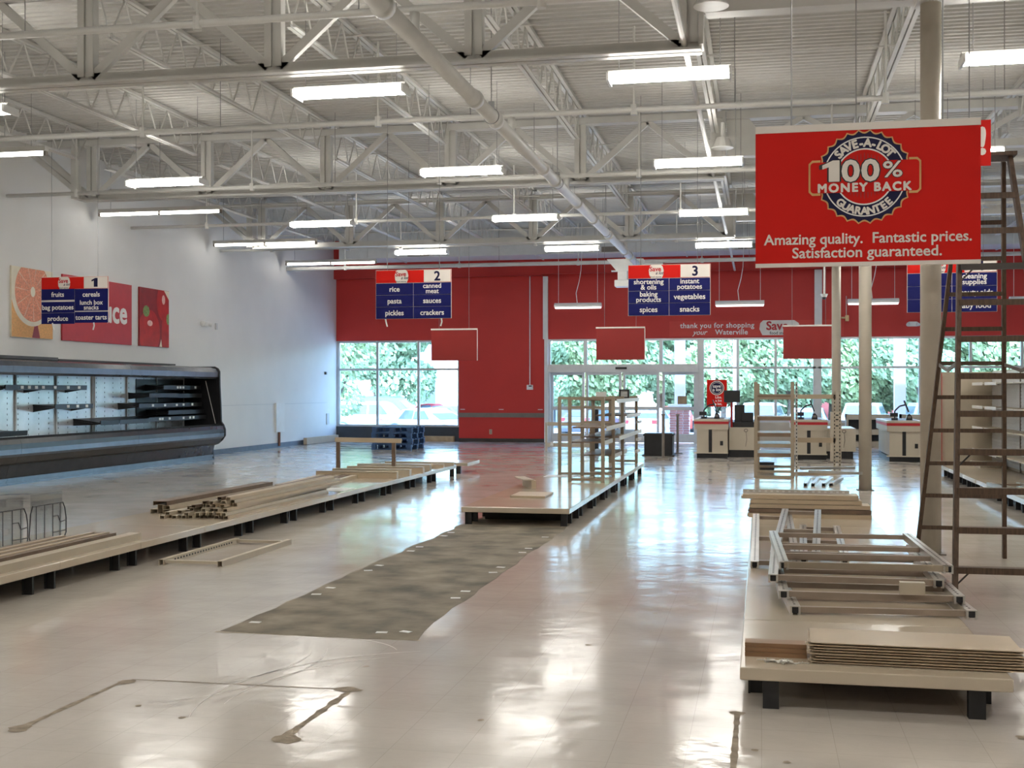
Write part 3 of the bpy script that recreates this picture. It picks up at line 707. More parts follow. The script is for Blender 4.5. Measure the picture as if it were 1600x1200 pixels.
# small wall fittings
def elight(label, loc, rz):
    t = thing('emergency_light', label, 'light fixture', loc, rz)
    build('body', MB().prism([(-.16, .03), (-.12, -.06), (.12, -.06), (.16, .03), (.1, .07), (-.1, .07)], -.09, 0), M['white'], t, bevel=.01)
    for x in (-.11, .11): build('lamp_head', MB().tube((x, -.08, .0), (x + (.03 if x > 0 else -.03), -.15, -.02), .045, 12), M['white'], t)
elight('white twin-head emergency light on the left white wall', (XL, 25.6, 3.0), PI / 2)
elight('white twin-head emergency light on the red wall beside the column', (4.0, YB, 3.28), 0)
tag(build('wall_switch', MB().box(XL, XL + .03, 26.2, 26.28, 2.9, 3.05), M['duct']), 'small grey box on white wall beside the emergency light', 'switch box')
tag(build('wall_vent', MB().box(XL, XL + .02, 33.55, 33.75, .5, .82), M['duct']), 'grey plate low on the white wall by the corner', 'plate')
tag(build('alarm_box', MB().box(XL, XL + .04, 33.4, 33.5, 1.95, 2.03), M['dark']), 'tiny dark box on the white wall near the corner', 'box')
t = thing('wall_panel', 'narrow white access panel low on the left wall', 'panel', (XL, 30.0, .4), PI / 2)
build('cover', MB().box(-.28, .28, -.05, 0, 0, .76), M['white'], t); build('pipe_stub', MB().tube((-.06, -.04, -.36), (-.06, -.04, 0), .035, 8), mat('copper_pipe', (.20, .09, .06), .4, metal=.5), t)
t = thing('thermostat', 'white thermostat with a long white conduit on the red pier', 'thermostat', (-6.53, YB, 1.58))
build('box', MB().box(-.09, .09, -.06, 0, -.07, .07), M['white'], t, bevel=.008); build('screen', MB().box(-.03, .06, -.063, -.06, .02, .05), M['black'], t)
build('conduit', MB().tube((0, -.03, .07), (0, -.03, 3.19), .016, 8), M['white'], t)
t = thing('wall_outlet', 'cream wall outlet low on the red pier', 'outlet', (-7.69, YB, .29))
build('plate', MB().box(-.04, .04, -.012, 0, -.07, .07), M['cream'], t); 
for z in (-.03, .03): build('socket', MB().box(-.015, .015, -.015, -.012, z - .012, z + .012), M['grey'], t)
for k, x in enumerate((-8.6, -7.45, -6.3)): tag(build('paint_scar', MB().box(x, x + .14, YB - .004, YB, .93, .95), M['white']), ['left', 'middle', 'right'][k] + ' white paint scar above the grey rail on the red pier', 'paint scar', 'paint scars on the pier')
t = thing('security_camera', 'white dome security camera on a conduit before the red wall', 'camera', (1.32, 27.0, 3.5))
build('mount', MB().tube((0, 0, .06), (0, 0, 2.402), .02, 8), M['white'], t); build('dome', MB().tube((0, 0, 0), (0, 0, .07), .05, 12, .08), M['white'], t); build('lens', MB().tube((0, 0, -.05), (0, 0, 0), .02, 12, .05), M['black'], t)
t = thing('column_valve', 'small brass valve bracket on the far column', 'valve', (1.62, 26.1, 3.0))
build('arm', MB().tube((0, -.0, 0), (.12, 0, 0), .02, 8), M['pine'], t); build('body', MB().box(.08, .15, -.04, .04, -.07, .05), M['pine'], t); build('stem', MB().tube((.1, 0, .05), (.1, 0, .45), .008, 6), M['wire'], t)

# ================================================================ REFRIGERATED CASE
def case_unit(y0, y1, label, end=False):
    t = thing('refrigerated_case', label, 'display case', (XL + .02, y0, 0), 0, 'open refrigerated cases')
    L = y1 - y0 - .004
    def pf(name, poly, m, bevel=0, a=0, b=None, sm=False): return build(name, MB().prism(poly, a, L if b is None else b), M[m], t, bevel=bevel)
    pf('kick_plate', [(.1, 0), (.80, 0), (.80, .03), (.78, .03), (.78, .07), (.795, .07), (.795, .11), (.76, .11), (.1, .11)], 'caseblue')
    pf('lower_panel', [(.1, .11), (.77, .11), (.83, .32), (.1, .32)], 'case')
    pf('bumper', [(.1, .32), (.84, .32), (.95, .36), (1.0, .46), (.1, .46)], 'dark' )
    pf('bumper_band', [(.1, .46), (1.0, .46), (1.045, .50), (1.05, .58), (.1, .58)], 'caseblue')
    pf('nose', [(.1, .58), (1.05, .58), (1.05, .66), (1.02, .735), (.95, .77), (.88, .765), (.84, .70), (.1, .62)], 'case')
    pf('back_panel', [(0, .0), (.1, .0), (.1, 1.80), (0, 1.80)], 'caseback')
    pf('canopy', [(0, 1.80), (.70, 1.80), (.72, 1.76), (.84, 1.74), (.90, 1.78), (.91, 1.88), (.86, 1.96), (.76, 1.99), (0, 1.99)], 'casegrey')
    pf('deck_pan', [(.1, .62), (.84, .70), (.84, .715), (.1, .64)], 'caseback')
    sl = MB()
    for yy in [k * .3 + .12 for k in range(int(L / .3))]:
        for z in [k * .09 + .72 for k in range(12)]: sl.box(.1, .103, yy, yy + .012, z, z + .03)
    s_ = build('slot_rows', sl, M['dark'], t); s_['kind'] = 'stuff'
    yy = .02
    while yy < L: build('standard_rail', MB().box(.1, .125, yy, yy + .035, .66, 1.78), M['duct'], t); yy += 1.2
    if end:
        prof = [(0, 0), (.8, 0), (.78, .3), (.9, .34), (1.0, .42), (1.07, .52), (1.07, .66), (1.03, .76), (.98, .82), (.965, 1.2), (.945, 1.6), (.94, 1.9), (.9, 1.97), (.82, 2.01), (0, 2.01)]
        build('end_panel', MB().prism(prof, L, L + .06), M['black'], t, bevel=.015)
        build('glass_seam', MB().bar((.85, L - .008, .78), (.62, L - .008, 1.7), .012, .008, (0, 1, 0)), M['white'], t)
        build('end_liner', MB().prism([(.1, .64), (.84, .71), (.93, .8), (.88, 1.74), (.1, 1.8)], L - .006, L - .001), M['black'], t)
    return t, L
c1, L1 = case_unit(13.42, 17.08, 'charcoal open refrigerated case nearest the camera, mostly outside the picture')
c2, L2 = case_unit(17.08, 20.74, 'charcoal open refrigerated case, middle one with white slotted back')
c3, L3 = case_unit(20.74, 24.4, 'charcoal open refrigerated case, far one with the black end panel', True)
def case_shelf(t, y0, y1, z, d, tilt, tags):
    s = build('shelf', MB().prism([(.1, z), (.1 + d, z - tilt), (.1 + d + .004, z - tilt - .02), (.1 + d + .012, z - tilt + .065), (.1 + d - .005, z - tilt + .065), (.1 + d - .02, z - tilt + .03), (.1, z + .03)], y0, y1), M['black'], t)
    for yy in (y0 + .01, y1 - .02): build('bracket', MB().prism([(.1, z - .1), (.1 + d * .9, z - tilt - .01), (.1 + d * .9, z - tilt), (.1, z)], yy, yy + .01), M['black'], s)
    for yy in tags: build('price_tag', MB().box(.1 + d + .009, .1 + d + .016, yy, yy + .08, z - tilt + .002, z - tilt + .05), M['white'], s)
build('dark_underside_sheet', MB().box(.1, .112, 1.6, L3 - .01, .9, 1.72), M['black'], c3)  # black sheet added over the white back, standing in for dark shelf undersides
case_shelf(c2, .35, 1.5, 1.55, .42, .03, [.75, .95, 1.15, 1.35]); case_shelf(c2, 1.5, 2.75, 1.55, .42, .03, [1.7, 2.1, 2.45]); 
case_shelf(c2, 1.75, 2.95, 1.22, .42, .03, [2.1, 2.4, 2.7]); case_shelf(c2, .0, .75, .82, .55, .04, [])
case_shelf(c2, 3.0, 3.64, .95, .55, .07, [])
case_shelf(c3, .0, 1.1, .95, .55, .07, []); case_shelf(c3, 1.1, 2.35, .95, .55, .05, [1.5, 1.6, 1.9]); case_shelf(c3, 2.35, 3.6, .95, .55, .05, [2.5, 2.8, 2.95])
case_shelf(c3, .9, 2.15, 1.22, .45, .05, [1.4, 1.9]); case_shelf(c3, 2.15, 3.6, 1.22, .45, .05, [2.4, 2.7, 3.1])
case_shelf(c3, 1.3, 2.5, 1.42, .45, .05, []); case_shelf(c3, 2.5, 3.6, 1.42, .45, .06, []); case_shelf(c3, 2.0, 3.6, 1.08, .5, .06, []); case_shelf(c3, 1.95, 3.6, 1.58, .42, .05, [2.5, 2.62, 2.75, 3.3])
tag(build('long_board', MB().box(XL + .15, XL + .75, 15.2, 18.6, 2.0, 2.05), M['dark']), 'long dark trim board lying on top of the nearer refrigerated cases', 'board')
tag(build('long_board', MB().box(XL + .2, XL + .7, 18.7, 22.9, 2.0, 2.03), M['dark']), 'long dark trim board lying on top of the farther refrigerated case', 'board')
# ================================================================ SHELF BASE DECKS
def deck_run(name, label, x0, x1, y0, n, z=.2):
    t = thing(name, label, 'shelf base', ((x0 + x1) / 2, y0, 0), 0, 'shelf base decks')
    w = (x1 - x0) / 2; mesh = None; lm = None
    for i in range(n):
        if mesh is None:
            o = build('deck_panel', MB().box(-w, w, .001, 1.219, z - .06, z), M['deckp'], t, bevel=.006); mesh = o.data
        else:
            o = share('deck_panel', mesh, t, (0, 1.22 * i, 0)); md = o.modifiers.new('bevel', 'BEVEL'); md.width = .006; md.segments = 2; md.limit_method = 'ANGLE'
        for xx in (-w + .07, w - .07):
            for yy in (((.36,) if x0 > -1 else (.06, .36)) if i == 0 else (-.30, -.02)):
                yy = yy if i == 0 else yy
                if lm is None: lm = build('leg', MB().box(-.035, .035, -.012, .012, 0, z - .061).box(-.035, -.025, -.03, .03, 0, z - .061), M['blackm'], t); lm.location = (xx, yy, 0); lm = lm.data
                else: share('leg', lm, t, (xx, yy + 1.22 * i, 0))
        if i > 0: build('under_rail', MB().box(-.03, .03, .1, 1.1, .0, z - .062), M['blackm'], t, world=False).location = (0, 1.22 * i, 0)
    for xx in (-w + .07, w - .07): share('leg', lm, t, (xx, 1.22 * n - .04, 0))
    return t
dl = deck_run('shelf_base_deck', 'long cream shelf base deck at left, piled with loose rails', -6.42, -5.2, 5.89, 12)
dm = deck_run('shelf_base_deck', 'cream shelf base deck in the middle aisle carrying open frames', -3.28, -2.06, 13.17, 7)
dr = deck_run('shelf_base_deck', 'nearest cream shelf base deck at right, stacked with frames and kick plates', -.10, 1.11, 5.8, 12)
# near deck end: dark square legs, and a black sheet for the shaded void
for xx in (-.5, .42): build('leg', MB().box(xx, xx + .075, .05, .1, 0, .139), M['blackm'], dr)
build('void_shade_sheet', MB().box(-.42, .42, .62, .64, .0, .138), M['blackm'], dr)
build('void_shade_sheet', MB().box(-.48, .48, .62, .64, .0, .138), M['blackm'], dm)  # same black sheet, for the shade under the middle deck
t = thing('end_deck', 'short cream end deck standing apart beyond the left shelf base', 'shelf base', (-5.78, 21.1, 0))
build('deck_panel', MB().box(-.64, .64, 0, .95, .14, .2), M['deckp'], t, bevel=.006)
for x in (-.5, .45): build('leg', MB().box(x - .04, x + .04, .06, .12, 0, .14), M['blackm'], t)

# ================================================================ LOOSE STOCK FITTINGS
def channel(L, w, h, th=.004):                        # a rail of U section lying along y, open side down
    mb = MB(); mb.prism([(-w / 2, 0), (-w / 2, h), (w / 2, h), (w / 2, 0), (w / 2 - th, 0), (w / 2 - th, h - th), (-w / 2 + th, h - th), (-w / 2 + th, 0)], 0, L)
    return mb
def rail(name, label, loc, rz, L, w, h, m, group, tilt=0):
    o = build(name, channel(L, w, h), M[m]); o.location = loc; o.rotation_euler = (tilt, 0, rz); return tag(o, label, 'rail', group)
# bundle at the very left: long cream shelf rails and brown channels
for k, (x, m, L, w, h) in enumerate([(-5.31, 'cream', 2.5, .11, .06), (-5.40, 'brownm', 2.3, .05, .045), (-5.46, 'tan', 2.3, .04, .05), (-5.515, 'brownm', 2.35, .05, .045), (-5.575, 'tan', 2.25, .04, .05), (-5.63, 'brownm', 2.1, .05, .045), (-5.69, 'tan', 2.0, .04, .05), (-5.745, 'brownm', 1.95, .05, .045), (-5.84, 'cream', 1.75, .11, .05)]):
    rail('shelf_rail', 'loose %s rail, %s in the bundle on the near end of the left deck' % ({'cream': 'cream', 'tan': 'tan', 'brownm': 'dark brown'}[m], ['frontmost', 'second', 'third', 'fourth', 'fifth', 'sixth', 'seventh', 'eighth', 'rearmost'][k]), (x, 7.2, .2 if m == 'cream' else .237), .012, L, w, h, m, 'rails on the near end of the left deck')
# wire dividers standing behind them
def wire_rack(loc, rz, label):
    t = thing('wire_divider', label, 'wire rack', loc, rz, 'wire dividers on the left deck')
    w, h = .54, .31
    build('outer_wire', MB().path([(0.02, 0, 0), (0, 0, .06), (0.02, 0, .25), (.05, 0, h), (w - .05, 0, h), (w - .02, 0, .26), (w, 0, .17), (w, 0, .04), (w - .03, 0, 0), (.02, 0, 0)], .005, 6), M['bwire'], t)
    for x in (.1, .22, .34, .45): build('upright_wire', MB().tube((x, 0, 0), (x, 0, h), .0035, 5), M['bwire'], t)
    build('pocket_wire', MB().path([(.34, 0, .2), (.42, 0, .2), (.45, 0, .14), (w, 0, .15)], .004, 5), M['bwire'], t)
    build('pocket_wire', MB().tube((.34, 0, .06), (w, 0, .06), .004, 5), M['bwire'], t)
    build('clear_sheet', MB().box(.03, w - .05, .006, .008, .02, h + .1), M['clear'], t)
wire_rack((-6.06, 8.64, .2), PI / 2 - .05, 'black wire divider on the left deck, cut by the photo edge')
wire_rack((-6.06, 9.24, .2), PI / 2 - .02, 'black wire divider on the left deck, the farther of two')
# stack of brown and cream trim on the left deck
for k in range(5): rail('trim_rail', 'trim rail in low stack behind the big pile, %s' % ['top dark one', 'upper cream one', 'lower cream one', 'cream one to the left', 'bottom one'][k], (-6.3 + [.12, .18, .17, .02, .1][k], 11.75 + .02 * k, .2 + [.1, .05, .0, .0, .05][k] * .9), -.01, 2.75, [.16, .085, .085, .085, .1][k], .045, ['brownm', 'cream', 'cream', 'cream', 'tan'][k], 'low flat stack of trim rails')
# the big pile of rails
random.seed(11); q = 0
for lay, (z, n) in enumerate([(.2, 13), (.234, 12), (.268, 10), (.302, 7), (.336, 5), (.37, 3)]):
    for i in range(n):
        x = -5.29 - i * .054 - lay * .012 + random.uniform(-.01, .01); q += 1
        m = random.choice(['cream', 'cream', 'cream', 'tan']) if i < n - 1 or lay < 2 else 'brownm'
        rail('shelf_rail', 'loose %s rail in the big pile on the left deck' % {'cream': 'cream', 'tan': 'tan', 'brownm': 'dark brown'}[m], (x, 11.42 + random.uniform(-.12, .15) + .05 * lay, z), random.uniform(-.012, .016), 3.05 + random.uniform(-.1, .15), 0.05, .032, m, 'big pile of rails, ' + {'cream': 'cream ones', 'tan': 'tan ones', 'brownm': 'dark brown ones'}[m])
tag(build('paper_sheet', MB().box(-5.75, -5.25, 14.85, 15.35, .201, .203), M['white']), 'white paper sheet lying at the end of the big rail pile', 'paper')
# thinner stack beyond
for k in range(5): rail('trim_rail', 'rail in the slim stack beyond the big pile, %s' % ['nearest edge', 'second', 'third', 'fourth', 'far edge'][k], (-5.75 - .13 * k, 14.95 + .05 * k, .2), .06, 3.0, .09, .05, ['cream', 'brownm', 'cream', 'brownm', 'cream'][k], 'slim stack of rails')
# beams laid across the far end of the left deck
for k, y in enumerate((17.15, 17.75, 18.35, 19.0, 19.7, 20.3)):
    o = build('cross_beam', MB().box(-.62, .62, -.05, .05, 0, .085).box(-.62, .62, -.05, .05, .09, .1) if k < 4 else MB().box(-.62, .62, -.04, .04, 0, .06), M['tan' if k % 2 == 0 else 'cream']); o.location = (-5.86 + .03 * (k % 3), y, .2); o.rotation_euler = (0, 0, .02 * (-1) ** k)
    tag(o, '%s tan beam laid across the far part of the left deck' % ['first', 'second', 'third', 'fourth', 'fifth', 'sixth and farthest'][k], 'beam', 'beams laid across the left deck')
# low standing frame on the left deck
t = thing('low_frame', 'low wooden-topped frame on two thin posts, standing on the left deck', 'frame', (-6.15, 18.55, .2))
build('top_beam', MB().bar((-.52, -.1, .51), (.52, .1, .49), .06, .07), M['tan'], t)
for x, y in ((-.47, -.09), (.4, .08)): build('post', MB().box(x - .03, x + .03, y - .02, y + .02, 0, .47), M['brownm'], t)
# rectangular upright frame lying on the floor
t = thing('floor_frame', 'cream rectangular shelf frame lying flat on the floor in front of the left deck', 'frame', (-4.77, 9.6, 0), -.0)
build('side_rail', channel(1.55, .045, .05), M['cream'], t).location = (.27, 0, 0)
r = build('side_rail', channel(1.55, .045, .05), M['cream'], t); r.location = (-.27, 0, 0)
sl = MB()
for i in range(22): sl.box(.0225, .0235, .2 + i * .055, .225 + i * .055, .018, .034)
build('slot_row', sl, M['black'], r)['kind'] = 'stuff'
for y in (.05, 1.5): build('cross_rung', MB().box(-.25, .25, y - .02, y + .02, .015, .04), M['cream'], t)
# ---- frames standing on the middle deck
def upright(t, x0, x1, y, z0, z1, extra=(), m='frame', r=.05):
    f = build('upright_frame', MB().box(x0, x0 + r, y - .02, y + .02, z0, z1).box(x1 - r, x1, y - .02, y + .02, z0, z1), M[m], t, world=True)
    for z in list(extra): build('rung', MB().box(x0 + r, x1 - r, y - .015, y + .015, z, z + .035), M[m], t, world=True)
mid = thing('open_shelf_frame', 'bare cream shelf frames with a few shelves left, standing on the middle deck', 'shelving', (-2.5, 16.95, .2))
for y, ex in ((17.0, (.22, 1.24, 1.36)), (18.22, (.22, 1.0, 1.36)), (19.44, (.22, 1.36)), (21.66, (.22, 1.36))):
    upright(mid, -2.68, -2.16, y, .2, 1.4, ex)
upright(mid, -3.06, -2.66, 18.42, .2, 1.4, (.205, 1.36, .8))
upright(mid, -2.72, -2.64, 19.5, .2, .98, ())
for (x0, x1, y0, y1, z) in [(-2.68, -2.14, 18.22, 21.66, 1.36), (-2.62, -2.12, 19.44, 21.66, 1.1), (-2.62, -2.14, 17.0, 19.44, .98), (-2.68, -2.1, 18.22, 21.66, .8), (-2.66, -2.2, 17.0, 18.22, .77), (-2.7, -2.2, 18.3, 20.2, .52)]:
    s_ = build('shelf', MB().box(x0, x1, y0 + .022, y1 - .022, z - .02, z), M['shelfb'], mid, world=True)
    build('shelf_edge', MB().box(x1, x1 + .012, y0 + .022, y1 - .022, z - .055, z + .005), M['white'], s_, world=False).location = (2.5, -16.95, -.2)
for (y, z) in ((20.9, .42), (21.1, .62), (21.2, .92)): build('label_strip', MB().box(-2.14, -2.09, y, y + .5, z, z + .04), M['white'], mid, world=True)
tag(build('shelf_board', MB().box(-2.98, -2.55, 14.4, 15.0, .2, .225), M['tan'], bevel=.004), 'flat tan shelf board lying near the front of the middle deck', 'board')
t = thing('scrap_bracket', 'small angled metal bracket on the left edge of the middle deck', 'bracket', (-3.05, 16.0, .2), .4)
build('plate', MB().box(-.03, .03, -.3, .3, 0, .11), M['tan'], t); build('flange', MB().box(-.14, .0, -.3, .3, .11, .125), M['cream'], t)
tag(build('deck_sheet', MB().box(-3.2, -2.75, 17.9, 18.35, .201, .204), M['white']), 'white sheet lying on the middle deck among the frames', 'paper')
# far things by the door
t = thing('floor_stand', 'low cream two-rail frame standing on the floor before the sliding door', 'frame', (-4.65, 29.6, 0))
for x in (-.56, .55): build('post', MB().box(x - .025, x + .025, -.02, .02, 0, .7), M['cream'], t)
for z in (.1, .62): build('rail', MB().box(-.53, .53, -.015, .015, z, z + .09), M['cream'], t)
build('white_ball', MB().tube((-.42, -.05, .12), (-.42, .03, .2), .04, 10), M['white'], t)
t = thing('black_stand', 'slim black post stand before the sliding door, left of the frames', 'stand', (-4.05, 30.2, 0))
build('post', MB().box(-.06, .06, -.05, .05, .02, 1.02), M['black'], t); build('foot', MB().box(-.14, .14, -.12, .12, 0, .02), M['black'], t)
t = thing('black_bin', 'low black bin on the floor behind the middle frames', 'bin', (-2.3, 28.0, 0))
build('body', MB().box(-.32, .32, -.3, .3, .02, .52), M['black'], t, bevel=.02); build('rim', MB().box(-.34, .34, -.32, .32, .46, .5), M['blackm'], t); build('base', MB().box(-.36, .36, -.33, .33, 0, .03), M['blackm'], t)
for i, (x, y, h, lab) in enumerate([(-2.1, 26.6, .95, 'grey entry gate post with foot plate, nearer one'), (-1.95, 29.0, .9, 'grey entry gate post with foot plate, farther one')]):
    t = thing('gate_post', lab, 'post', (x, y, 0), 0, 'entry gate posts')
    build('post', MB().tube((0, 0, .02), (0, 0, h), .03, 10), M['grey'], t); build('foot_plate', MB().box(-.12, .12, -.1, .1, 0, .02), M['grey'], t); build('cap', MB().tube((0, 0, h), (0, 0, h + .03), .045, 10), M['grey'], t)

# ---- near right deck: boards and frames
zb = .2
for k, (x0, x1, hh, m) in enumerate([(-.13, 1.08, .048, 'tan'), (-.12, 1.08, .045, 'brownm'), (-.11, 1.07, .045, 'tan'), (-.1, .99, .045, 'tan'), (-.19, .96, .05, 'tan')]):
    o = build('stacked_board', MB().box(x0, x1, 12.66 + .02 * k, 12.66 + .3 + .02 * k, zb, zb + hh - .005).box(x0 - .015, x0, 12.7, 12.9, zb + .005, zb + .03), M[m]); zb += hh
    tag(o, '%s board in the stack laid across the right deck' % ['bottom', 'second lowest, dark', 'middle', 'fourth', 'top'][k], 'board', 'boards stacked across the right deck')
pm = MB().box(-.19, .88, 12.9, 12.93, zb, zb + .035); po = build('perforated_strip', pm, M['chrome']); tag(po, 'perforated metal strip lying on the board stack across the right deck', 'strip')
ho = MB()
for i in range(17): ho.box(-.15 + i * .06, -.125 + i * .06, 12.898, 12.9, zb + .01, zb + .026)
build('holes', ho, M['white'], po)['kind'] = 'stuff'
def ladder_frame(label, loc, rz, W, L, rungs, tilt=0, roll=0, group='shelf upright frames piled on the right deck'):
    t = thing('upright_frame', label, 'frame', loc, 0, group); t.rotation_euler = (tilt, roll, rz)
    for x in (-W / 2, W / 2):
        s_ = build('side_rail', MB().prism([(x - .03, 0), (x - .03, .05), (x + .03, .05), (x + .03, 0), (x + .014, 0), (x + .014, .01), (x + .019, .01), (x + .019, .045), (x - .019, .045), (x - .019, .01), (x - .014, .01), (x - .014, 0)], 0, L), M['chrome'], t)
        build('end_plug', MB().box(x - .018, x + .018, .004, .02, .008, .044), M['black'], s_)
        sl = MB()
        for i in range(int(L / .06) - 1): sl.box(x - .006, x + .006, .06 + i * .06, .09 + i * .06, .0501, .0506)
        build('slot_row', sl, M['dark'], s_)['kind'] = 'stuff'
    for y in rungs: build('rung', MB().box(-W / 2 + .02, W / 2 - .02, y - .02, y + .02, .01, .042), M['rung'], t)
    return t
RG = 'shelf upright frames piled on the right deck'
ladder_frame('lowest cream frame of the near pile, sticking out nearest the camera', (.68, 7.25, .2), .06, .98, 1.75, (.05, .5, 1.1, 1.68))
ladder_frame('second frame up in the near pile, black-ended rails', (.63, 7.45, .252), .02, 1.0, 1.75, (.05, .4, 1.0, 1.68))
ladder_frame('third frame up in the near pile', (.56, 7.72, .304), -.02, .98, 1.75, (.05, .6, 1.2, 1.68))
ladder_frame('topmost frame of the near pile with a wide front bar', (.64, 7.95, .356), .03, 1.0, 1.75, (.05, .5, .95, 1.68))
build('front_bar', MB().box(-.5, .5, .0, .03, .012, .05), M['frame'], [o for o in bpy.data.objects if o.get('label', '').startswith('topmost frame')][0])
ladder_frame('slim frame lying behind the near pile, left one', (.10, 9.05, .2), .0, .30, 2.7, (.1, 1.3, 2.6), tilt=.03)
ladder_frame('slim frame lying behind the near pile, leaning middle one', (.24, 9.2, .25), -.05, .30, 2.6, (.1, 1.3, 2.5), tilt=.03)
ladder_frame('slim shiny frame lying behind the near pile, right one', (.46, 9.4, .2), -.03, .30, 2.2, (.1, 1.1, 2.1))
tag(build('corner_block', MB().box(-.07, .07, -.03, .03, 0, .07), M['cream']), 'small cream end block resting on the near frame pile', 'block').location = (.86, 7.42, .31)
# kick plates, nearest stack
for k in range(8):
    o = build('kick_plate', MB().box(-.475, .475, -.18, .18, .006, .009).box(-.43, .43, -.165, -.16, 0, .006).box(-.43, .43, .16, .165, 0, .006).box(-.49, -.475, -.16, -.1, .006, .009).box(.475, .49, -.16, -.1, .006, .009), M['tan'])
    o.location = (.71 + .012 * (k % 3) - .002 * k, 6.12 + .004 * k - .004 * (k % 2), .2 + .0125 * k); o.rotation_euler = (0, 0, -.03 + .005 * (k % 4) - .004 * (k == 7))
    tag(o, '%s tan kick plate in the stack on the near end of the right deck' % ['bottom', 'second', 'third', 'fourth', 'fifth', 'sixth', 'seventh', 'top'][k], 'kick plate', 'stacked kick plates')
for k in range(3):
    o = build('brown_strip', MB().box(-.14, .155, -.05, .05, 0, .02), mat('brown_strip', (.27, .15, .075), .5, var=.15)); o.location = (.06, 6.1 + .012 * k, .2 + .021 * k)
    tag(o, '%s brown strip at the left end of the kick plate stack' % ['bottom', 'middle', 'top'][k], 'strip', 'brown strips under the kick plates')
random.seed(5)
sm = MB()
for i in range(36):
    a = random.uniform(0, PI); x = random.gauss(.1, .045); y = random.gauss(5.93, .012); z = .203 + .004 * (i % 3)
    sm.tube((x - .017 * math.cos(a), y - .017 * math.sin(a), z), (x + .017 * math.cos(a), y + .017 * math.sin(a), z), .003, 5).tube((x + .017 * math.cos(a), y + .017 * math.sin(a), z), (x + .02 * math.cos(a), y + .02 * math.sin(a), z), .006, 6)
so = build('screw_pile', sm, M['chrome']); tag(so, 'small heap of loose screws on the near deck edge', 'screws'); so['kind'] = 'stuff'

# ---- shelf rack at the far end of the right deck
rk = thing('shelf_rack', 'tall narrow cream shelf rack standing at the far end of the right deck', 'shelving', (.18, 18.38, .2))
upright(rk, -.11, .47, 18.38, .2, 1.62, (.2, .28, 1.36))
upright(rk, -.08, .50, 19.58, .2, 1.60, (.28, 1.40))
for (z, m) in ((1.42, 'shelfb'), (1.10, 'shelfb'), (.86, 'shelfb'), (.70, 'frame'), (.56, 'shelfb')):
    s_ = build('shelf', MB().box(-.075, .435, 18.41, 19.55, z - .012, z), M['cream'], rk, world=True)
    build('shelf_beam', MB().box(-.075, .435, 18.39, 18.41, z - .05, z + .005), M[m], s_).location = (-.18, -18.38, -.2)
for xx in (.49, .43):
    pf = build('slotted_post', MB().box(xx, xx + .03, 18.42, 18.44, .2, 1.62), M['chrome'], rk, world=True); ho = MB()
    for i in range(24): ho.box(xx + .008, xx + .022, 18.418, 18.42, .3 + i * .055, .325 + i * .055)
    ho_ = build('holes', ho, M['black'], pf); ho_.location = (-.18, -18.38, -.2); ho_['kind'] = 'stuff'
build('beam', MB().box(.5, 1.16, 20.0, 20.03, 1.36, 1.43), M['tan'], rk, world=True); build('beam', MB().box(.5, 1.16, 20.0, 20.03, .66, .74), M['tan'], rk, world=True)
for xx in (1.12, 1.2):
    pf = build('slotted_post', MB().box(xx, xx + .035, 20.0, 20.03, .2, 1.48), M['cream'], rk, world=True); ho = MB()
    for i in range(20): ho.box(xx + .01, xx + .025, 19.998, 20.0, .3 + i * .058, .325 + i * .058)
    ho_ = build('holes', ho, M['black'], pf); ho_.location = (-.18, -18.38, -.2); ho_['kind'] = 'stuff'
tag(build('black_unit', MB().box(-.06, .2, 20.0, 20.25, .2, .34), M['black']), 'small black box on the deck under the shelf rack', 'box')
for k, (x, y, a, L) in enumerate([(.58, 16.9, -.08, 1.2), (.68, 16.9, -.1, 1.2), (.82, 16.95, -.14, 1.25), (.92, 17.0, -.18, 1.2), (.48, 19.2, -1.35, .9), (.6, 19.6, -1.2, .9), (.7, 18.9, -1.9, .8)]):
    rail('slim_rail', 'slim metal rail dropped on the deck beside the shelf rack, %s' % ['first from left', 'second', 'third', 'rightmost', 'lying crosswise', 'crosswise behind', 'slanting one'][k], (x, y, .2 + .05 * (k > 4)), a, L, .05, .04, 'chrome' if k != 4 else 'tan', 'slim rails by the shelf rack')
tag(build('rag', MB().prism([(3.05, 29.6), (3.2, 29.5), (3.4, 29.62), (3.3, 29.75), (3.1, 29.74)], 0, .03, 'z'), pk['tom']), 'small red scrap lying on the far floor', 'scrap')
# blue pallets
def pallet(z, label, dx=0, m='bluepal'):
    t = thing('pallet', label, 'pallet', (-9.1 + dx, 29.25, z), 0, 'stacked blue pallets')
    for x in (-.46, 0, .46):
        for y in (.06, .6, 1.14): build('block', MB().box(x - .055, x + .055, y - .06, y + .06, .022, .11), M['bluepal' if x > -.4 or y > .1 or m == 'bluepal' else 'pine'], t)
    for i in range(5): build('top_board', MB().box(-.52, .52, i * .28, i * .28 + .11, .122, .142), M[m], t)
    for x in (-.46, 0, .46): build('stringer_board', MB().box(x - .055, x + .055, 0, 1.2, .11, .122), M['bluepal'], t)
    for y in (0, .55, 1.1): build('bottom_board', MB().box(-.52, .52, y, y + .1, 0, .022), M['bluepal'], t)
for k in range(4): pallet(.142 * k, ['bottom', 'second', 'third', 'top'][k] + ' blue wooden pallet in the stack by the left window', [0, .03, .0, .02][k], 'bluepal')
tag(build('pine_plank', MB().box(-10.9, -8.75, 34.2, 34.34, 0, .16), M['pine']), 'pine plank lying on the floor under the left window', 'plank')
tag(build('pine_plank', MB().bar((-12.25, 31.5, .1), (-12.2, 33.9, .1), .1, .18), M['tan']), 'tan beam lying along the foot of the white wall', 'beam')

